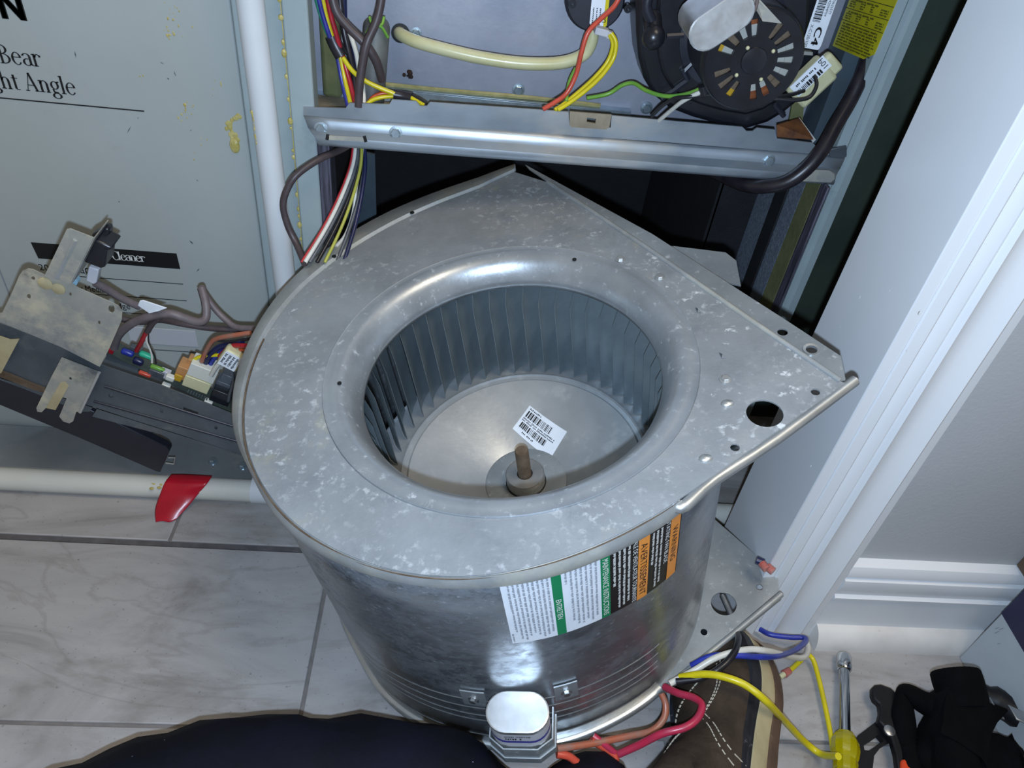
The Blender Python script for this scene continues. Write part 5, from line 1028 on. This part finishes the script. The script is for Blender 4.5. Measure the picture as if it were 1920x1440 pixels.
rr_ = [0.14, 0.10, 0.085, 0.074, 0.064, 0.060, 0.058, 0.056, 0.050, 0.038, 0.038, 0.036, 0.10, 0.09, 0.075, 0.062, 0.052, 0.046, 0.15]
tro = skin('trousers', vv, ee, rr_, 'navy', per)
# folds
for v in tro.data.vertices:
    n_ = mnoise.noise(Vector((v.co.x * 16, v.co.y * 16, v.co.z * 26))) * 0.010 + math.sin(v.co.x * 90 + v.co.y * 60 + 3 * math.sin(v.co.z * 50)) * 0.0022
    v.co += v.normal * n_
    wz = v.co.z
    if wz < 0.004: v.co.z = 0.004
# boot on the right, toe pointing at the blower
def boot(parent, heel, ang, roll=0.0, side=1):
    Mb = Matrix.Translation(heel) @ Matrix.Rotation(ang, 4, 'Z') @ Matrix.Rotation(roll, 4, 'Y') @ Matrix.Scale(0.88, 4)    # local +Y towards the toe, +X outer side
    def foot(n=40, grow=0.0):
        ctl = [(0.0, -0.002), (0.030, 0.012), (0.038, 0.06), (0.037, 0.12), (0.044, 0.17), (0.0540, 0.215), (0.052, 0.250), (0.038, 0.283), (0.010, 0.298), (-0.020, 0.288), (-0.040, 0.255), (-0.047, 0.21), (-0.040, 0.16), (-0.034, 0.11), (-0.037, 0.06), (-0.030, 0.012)]
        P = catmull([Vector((x, y, 0)) for x, y in ctl], 4, True); c = Vector((0, 0.15, 0))
        return [p_ + (p_ - c).normalized() * grow for p_ in P]
    def loop(g_, z): return [Mb @ Vector((p_.x * side, p_.y, z)) for p_ in foot(grow=g_)]
    def ring(name, gz, m, par):
        mb = MB(); rows_ = [loop(g_, z) for g_, z in gz]; mb.grid(rows_, True); k = len(mb.v); mb.v += rows_[-1]; mb.f.append(tuple(range(k, k + len(rows_[-1])))); k = len(mb.v); mb.v += rows_[0]; mb.f.append(tuple(range(k, k + len(rows_[0])))[::-1]); return obj(name, mb, m, par, smooth=40)
    bt = None
    # upper: sections heel to toe
    secs = []
    for t in [i / 22 for i in range(23)]:
        y = 0.004 + 0.288 * t
        w = 0.037 - 0.004 * math.exp(-((t - .4) / .15) ** 2) + 0.014 * math.exp(-((t - .76) / .17) ** 2)
        if t > 0.86: w *= math.sqrt(max(0.02, 1 - ((t - 0.86) / 0.145) ** 2))
        if t < 0.06: w *= 0.6 + 0.4 * t / 0.06
        top_ = 0.150 if t < 0.26 else (0.150 - 0.070 * ((t - 0.26) / 0.30) if t < 0.56 else 0.080 - 0.012 * (t - 0.56) / 0.3)
        if t > 0.80: top_ = 0.046 + (top_ - 0.046) * math.sqrt(max(0.0, 1 - ((t - 0.80) / 0.205) ** 2))
        xo = 0.005 * math.sin(t * PI)
        row = []
        for j in range(17):
            a = PI * j / 16; cx_ = math.cos(a); sx_ = math.sin(a)
            pw_ = 0.75
            row.append(Mb @ Vector(((xo + w * 0.98 * math.copysign(abs(cx_) ** pw_, cx_)) * side, y, 0.042 + (top_ - 0.042) * abs(sx_) ** 0.8)))
        secs.append(row)
    mb = MB(); mb.grid(secs); bt = obj('boot', mb, 'suede', parent, smooth=60, label='scuffed brown suede work boot')
    obj_out = ring('outsole', [(0.006, 0.0), (0.0075, 0.006), (0.0065, 0.015)], 'outsole', bt)
    ring('midsole', [(0.0030, 0.0135), (0.0042, 0.022), (0.0030, 0.040)], 'midsole', bt); ring('welt', [(0.0008, 0.039), (0.0022, 0.042), (0.0012, 0.0455), (0.0004, 0.047), (0.0012, 0.050), (-0.0010, 0.056)], 'welt', bt)
    return bt, Mb
b1, Mb1 = boot(per, Vector((0.252, 0.146, 0.031)), -0.24, math.radians(-47))
def upper_z(x, y):
    t = (y - 0.004) / 0.288; w = 0.037 - 0.004 * math.exp(-((t - .4) / .15) ** 2) + 0.014 * math.exp(-((t - .76) / .17) ** 2)
    top_ = 0.150 if t < 0.26 else (0.150 - 0.070 * ((t - 0.26) / 0.30) if t < 0.56 else 0.080 - 0.012 * (t - 0.56) / 0.3)
    if t > 0.80: top_ = 0.046 + (top_ - 0.046) * math.sqrt(max(0.0, 1 - ((t - 0.80) / 0.205) ** 2))
    c_ = min(1, abs((x - 0.005 * math.sin(t * PI)) / (w * .98)) ** (1 / .75)); return 0.042 + (top_ - 0.042) * (1 - c_ * c_) ** 0.4
st = MB()
for path in ([(-0.035, 0.115), (-0.010, 0.150), (0.010, 0.175), (0.022, 0.205), (0.020, 0.235)], [(0.008, 0.172), (0.026, 0.150), (0.040, 0.115), (0.043, 0.08)], [(-0.012, 0.148), (-0.020, 0.115), (-0.022, 0.07)], [(-0.040, 0.16), (-0.022, 0.19), (0.0, 0.215)]):
    for off in (0.0, 0.0035):
        P = catmull([Vector((x + off, y + off, 0)) for x, y in path], 8)
        for i in range(0, len(P) - 1, 1):
            a_, b_ = P[i], P[i].lerp(P[i + 1], 0.62); A = Mb1 @ Vector((a_.x, a_.y, upper_z(a_.x, a_.y) + .0006)); B = Mb1 @ Vector((b_.x, b_.y, upper_z(b_.x, b_.y) + .0006)); st.tube([A, B], 0.0006, 5, smooth=False)
obj('stitching', st, 'thread', b1, kind='stuff')
# ================================================================== MOTOR LEADS on the floor, lower right
def fwire(label, pts, r, m, group='motor leads under the blower', cat='wire'):
    P = [PZ(u, v, z) for u, v, z in pts]; mb = MB(); mb.tube(P, r, 9, True, 6); return tag(obj('wire', mb, m, smooth=70), label, cat, group)
fwire('white lead arching over the boot to the yellow wire', [(1255, 1282, .085), (1300, 1258, .092), (1345, 1232, .104), (1400, 1218, .107), (1440, 1221, .098), (1485, 1232, .05), (1508, 1232, .03), (1515, 1216, .018), (1512, 1204, .016)], 0.0031, 'w_white')
fwire('blue lead arching over the boot and doubling back', [(1296, 1248, .085), (1335, 1230, .100), (1380, 1229, .106), (1440, 1232, .098), (1480, 1224, .06), (1508, 1206, .032), (1508, 1196, .024), (1482, 1195, .020), (1445, 1190, .016), (1425, 1180, .012)], 0.0029, 'w_blue')
fwire('black lead looping down from the boot toe', [(1384, 1186, .085), (1384, 1204, .105), (1374, 1228, .112), (1348, 1254, .108), (1312, 1272, .098), (1268, 1278, .088)], 0.0031, 'w_black')
fwire('bright yellow lead crossing the boot down to the screwdriver', [(1275, 1270, .088), (1320, 1264, .104), (1360, 1270, .113), (1400, 1286, .115), (1440, 1318, .106), (1475, 1356, .050), (1510, 1392, .012), (1540, 1414, .009), (1572, 1418, .035)], 0.0034, 'w_yellow')
fwire('thin yellow lead standing beside the screwdriver', [(1500, 1240, .008), (1512, 1228, .012), (1524, 1236, .010), (1534, 1268, .008), (1546, 1320, .008), (1556, 1370, .007), (1562, 1410, .010)], 0.0026, 'w_yellow')
fwire('crimson lead looping across the boot tongue', [(1246, 1288, .080), (1272, 1300, .090), (1300, 1308, .098), (1316, 1322, .104), (1308, 1346, .106), (1284, 1364, .104), (1240, 1376, .095), (1196, 1398, .075), (1160, 1414, .062)], 0.0034, 'w_redpaint')
fwire('paint-spattered pink lead between the crimson and orange leads', [(1112, 1380, .070), (1130, 1394, .068), (1152, 1412, .062)], 0.0032, 'w_redpaint')
fwire('short rusty lead dropping from the bottom rim', [(1240, 1300, .075), (1248, 1322, .070), (1244, 1348, .065), (1222, 1370, .062), (1180, 1380, .066), (1110, 1394, .070), (1044, 1404, .075)], 0.0032, 'w_rust')
fwire('orange lead looping under the capacitor', [(1044, 1414, .072), (1066, 1418, .070), (1090, 1434, .062), (1120, 1440, .058), (1146, 1432, .058), (1154, 1420, .060), (1136, 1404, .064), (1108, 1388, .070)], 0.0034, 'w_coral')
q = MB(); q.tube([PZ(1502, 1238, .006), PZ(1476, 1262, .006)], 0.0026, 9, smooth=False); tag(obj('wire', q, 'w_yellow', smooth=60), 'short yellow lead ending in a pink terminal on the tiles', 'wire', 'motor leads under the blower')
tm = thing('wire_terminal', 'pink crimp terminal on the short yellow lead', 'terminal', PZ(1468, 1268, .004))
q = MB(); q.tube([PZ(1480, 1257, .006), PZ(1470, 1264, .006)], [0.0038, 0.0045], 8, smooth=False); obj('sleeve', q, 'terminal', tm, smooth=50)
q = MB(); q.tube([PZ(1471, 1263, .006), PZ(1462, 1270, .005)], 0.003, 8, smooth=False); obj('blade', q, 'nylon', tm, smooth=50)
tm2 = thing('wire_terminal', 'pink crimp terminal peeking past the lower plate beside the jamb', 'terminal', PZ(1436, 1058, .09))
for (a_, b2_, m_) in (((1418, 1050, .125), (1432, 1056, .125), 'w_navy'), ((1428, 1056, .127), (1438, 1068, .127), 'terminal'), ((1438, 1062, .125), (1450, 1072, .125), 'terminal')):
    q = MB(); q.tube([PZ(*a_), PZ(*b2_)], 0.0042, 8, smooth=False); obj('sleeve', q, m_, tm2, smooth=50)
# ================================================================== NUT DRIVER
nd = thing('nut_driver', 'chrome nut driver with a clear yellow handle lying on the tiles', 'screwdriver', PZ(1583, 1380, 0))
A, B = PZ(1582, 1229, .0085), PZ(1584, 1372, .0125); D = (B - A).normalized(); Md = Matrix.Translation(A) @ D.to_track_quat('Z', 'Y').to_matrix().to_4x4(); LL = (B - A).length
q = MB(); q.lathe([(0.0055, 0.002), (0.0072, 0.0005), (0.0078, 0.002), (0.0078, 0.017), (0.0068, 0.019), (0.0058, 0.0195)], 24, Md); obj('socket', q, 'chrome', nd, smooth=35)
q = MB(); q.lathe([(0.0048, 0.004), (0.0054, 0.003), (0.0057, 0.0)], 6, Md); obj('socket_bore', q, 'w_blue', nd)
q = MB(); q.lathe([(0.0056, 0.016), (0.0056, LL + 0.004)], 20, Md); obj('shank', q, 'chrome', nd, smooth=35)
q = MB(); hp = [(0.0045, 0), (0.009, 0.003), (0.0130, 0.012), (0.0138, 0.020), (0.0125, 0.028), (0.0112, 0.031), (0.0118, 0.034), (0.0112, 0.037), (0.0118, 0.040), (0.0112, 0.043), (0.0125, 0.048), (0.0128, 0.100), (0.0110, 0.106), (0, 0.107)]
q.lathe([(r_, LL + z) for r_, z in hp], 12, Md); obj('handle', q, 'amber_handle', nd, smooth=25)
q = MB(); q.lathe([(0.0100, LL + 0.040), (0.0132, LL + 0.0535), (0.0134, LL + 0.058), (0.0132, LL + 0.098)], 16, Md) if False else q.lathe([(0.0135, LL + 0.058), (0.0137, LL + 0.062), (0.0137, LL + 0.094), (0.013, LL + 0.098)], 16, Md); obj('handle_grip', q, 'tool_black', nd, smooth=35)
# ================================================================== PLIERS
pli = thing('pliers', 'black slip joint pliers with an orange grip lying on the tiles', 'pliers', PZ(1660, 1360, 0))
def zslab(px, z, t): return MB().slab([PZ(u, v, z) for u, v in px], (0, 0, t))
head = [(1629, 1296), (1634, 1291), (1645, 1290), (1664, 1297), (1680, 1312), (1690, 1330), (1700, 1352), (1706, 1400), (1706, 1470), (1678, 1470), (1672, 1420), (1664, 1390), (1648, 1366), (1640, 1358), (1644, 1342), (1642, 1326), (1633, 1318), (1629, 1308)]
obj('upper_jaw', zslab(head, 0.010, 0.009), 'tool_black', pli, bevel=0.0018)
low_ = plate2d([[(q_.x, q_.y) for q_ in [PZ(u, v, .005) for u, v in ((1646, 1352), (1655, 1356), (1668, 1392), (1650, 1402), (1636, 1420), (1630, 1470), (1598, 1470), (1600, 1400), (1606, 1382))]], [(q_.x, q_.y) for q_ in [PZ(u, v, .005) for u, v in ((1616, 1400), (1644, 1381), (1654, 1392), (1626, 1411), (1618, 1410))]]], lambda x, y, t: Vector((x, y, 0.002 + 0.007 * t)))
obj('lower_jaw', low_, 'tool_black', pli)
q = MB(); q.lathe([(0.0055, 0.0), (0.0055, 0.002), (0.003, 0.003), (0, 0.003)], 18, Matrix.Translation(PZ(1667, 1371, .019))); obj('rivet', q, 'steel', pli, smooth=40)
q = zslab([(1678, 1434), (1706, 1430), (1712, 1490), (1678, 1490)], 0.008, 0.014); obj('grip', q, 'grip_orange', pli, bevel=0.003)
# ================================================================== GLOVES
def glove(name, label, verts, edges, radii):
    t = thing(name, label, 'glove', Vector(verts[0]) * 1.0, 'crumpled black work gloves'); 
    o = skin('glove_shell', verts, edges, radii, 'glove', t)
    for v in o.data.vertices:
        v.co += v.normal * (mnoise.noise(v.co * 45) * 0.004)
    mz = min((PM[t.name] @ v.co).z for v in o.data.vertices)
    for v in o.data.vertices: v.co.z -= mz - 0.001
    return t
def gp(u, v, z): return tuple(PZ(u, v, z))
g1 = glove('glove', 'black work glove with a ribbed cuff standing against the white box', [gp(1815, 1372, .042), gp(1812, 1322, .050), gp(1797, 1272, .058), gp(1768, 1326, .045), gp(1728, 1302, .040), gp(1700, 1288, .032), gp(1806, 1415, .04), gp(1786, 1460, .035), gp(1699, 1335, .028), gp(1706, 1385, .024), gp(1716, 1450, .022), gp(1752, 1398, .028), gp(1738, 1440, .024)],
     [(0, 1), (1, 2), (1, 3), (3, 4), (4, 5), (0, 6), (6, 7), (5, 8), (8, 9), (9, 10), (6, 11), (11, 12)], [.028, .025, .019, .015, .0125, .0125, .028, .026, .0105, .010, .011, .017, .016])
q = MB(); A, B = PZ(1812, 1330, .052), PZ(1790, 1258, .062); ax_ = (B - A).normalized(); Mc = Matrix.Translation(A) @ ax_.to_track_quat('Z', 'Y').to_matrix().to_4x4(); Lc = (B - A).length
rows_ = []
for r_, z_ in ((.0190, 0), (.0205, .3), (.0213, .7), (.0210, .95), (.0200, 1.0), (.0186, .96), (.0175, .6), (.0165, .3)): rows_.append([Mc @ Vector(((r_ + .0006 * (j % 2)) * 1.1 * math.cos(2 * PI * j / 56), (r_ + .0006 * (j % 2)) * math.sin(2 * PI * j / 56), z_ * Lc)) for j in range(56)])
q.grid(rows_, True)
obj('ribbed_cuff', q, 'glove', g1, smooth=40)
g2 = glove('glove', 'flattened black work glove lying nearest the lower right corner', [gp(1850, 1420, .03), gp(1880, 1390, .03), gp(1905, 1420, .03), gp(1900, 1480, .03), gp(1840, 1480, .03), gp(1820, 1385, .028)], [(0, 1), (0, 2), (0, 3), (0, 4), (0, 5)], [.032, .020, .018, .020, .024, .018])
# a tool with a bright clip behind the gloves
st_ = thing('belt_clip_tool', 'black handled tool with a steel clip lying behind the gloves', 'tool', PZ(1860, 1320, .02))
q = MB(); q.tube([PZ(1826, 1292, .03), PZ(1870, 1316, .03), PZ(1930, 1352, .03)], [.010, .014, .015], 10); obj('handle', q, 'tool_black', st_, smooth=60)
q = MB(); q.tube([PZ(1854, 1308, .046), PZ(1872, 1340, .046), PZ(1882, 1348, .046), PZ(1858, 1336, .046)], 0.0014, 6, smooth=False); obj('clip', q, 'steel', st_, smooth=60)
q = MB(); q.slab([PZ(1888, 1322, .047), PZ(1930, 1342, .047), PZ(1930, 1362, .047), PZ(1904, 1350, .047)], (0, 0, .002)); obj('guard', q, 'steel', st_, bevel=0.0008)
# ================================================================== WHITE CARTON at the right
xb = PZ(1784, 1222, 0); XB = 0.589
ct = thing('carton', 'white carton with a dark navy print standing at the right against the baseboard', 'box', (XB + 0.1, 0.3, 0.0))
q = MB(); q.box((XB, 0.12, 0.0), (XB + 0.22, 0.4195, 0.40)); obj('box_body', q, 'carton', ct, bevel=0.0012)
n0 = PX(1878, 1150, XB); n1 = PX(1930, 1300, XB); n2 = PX(1930, 1102, XB)
q = MB(); q.slab([(XB - .0005, n0.y, n0.z), (XB - .0005, 0.14, n0.z), (XB - .0005, 0.14, 0.38), (XB - .0005, n0.y, 0.38)], (0.0004, 0, 0)); obj('navy_print', q, 'carton_navy', ct)
q = MB()
for k in range(16):
    u = 1832 + rr.uniform(0, 50); v = 1150 + rr.uniform(0, 60); A = PX(u, v, XB - .0004)
    if A.y > 0.412: continue
    B = A + Vector((0, 0.002, -rr.uniform(.003, .008))); q.add([A, A + Vector((0, .0006, 0)), B + Vector((0, .0006, 0)), B], [(0, 1, 2, 3)])
obj('scuff_marks', q, 'ink_grey', ct)
k0 = PY(1905, 1082, 0.44); q = MB(); q.box((0.6, 0.425, 0.129), (0.66, 0.4515, 0.16)); tag(obj('wood_offcut', q, 'kraft', bevel=0.001), 'small brown offcut resting on the baseboard behind the white carton', 'wood piece')
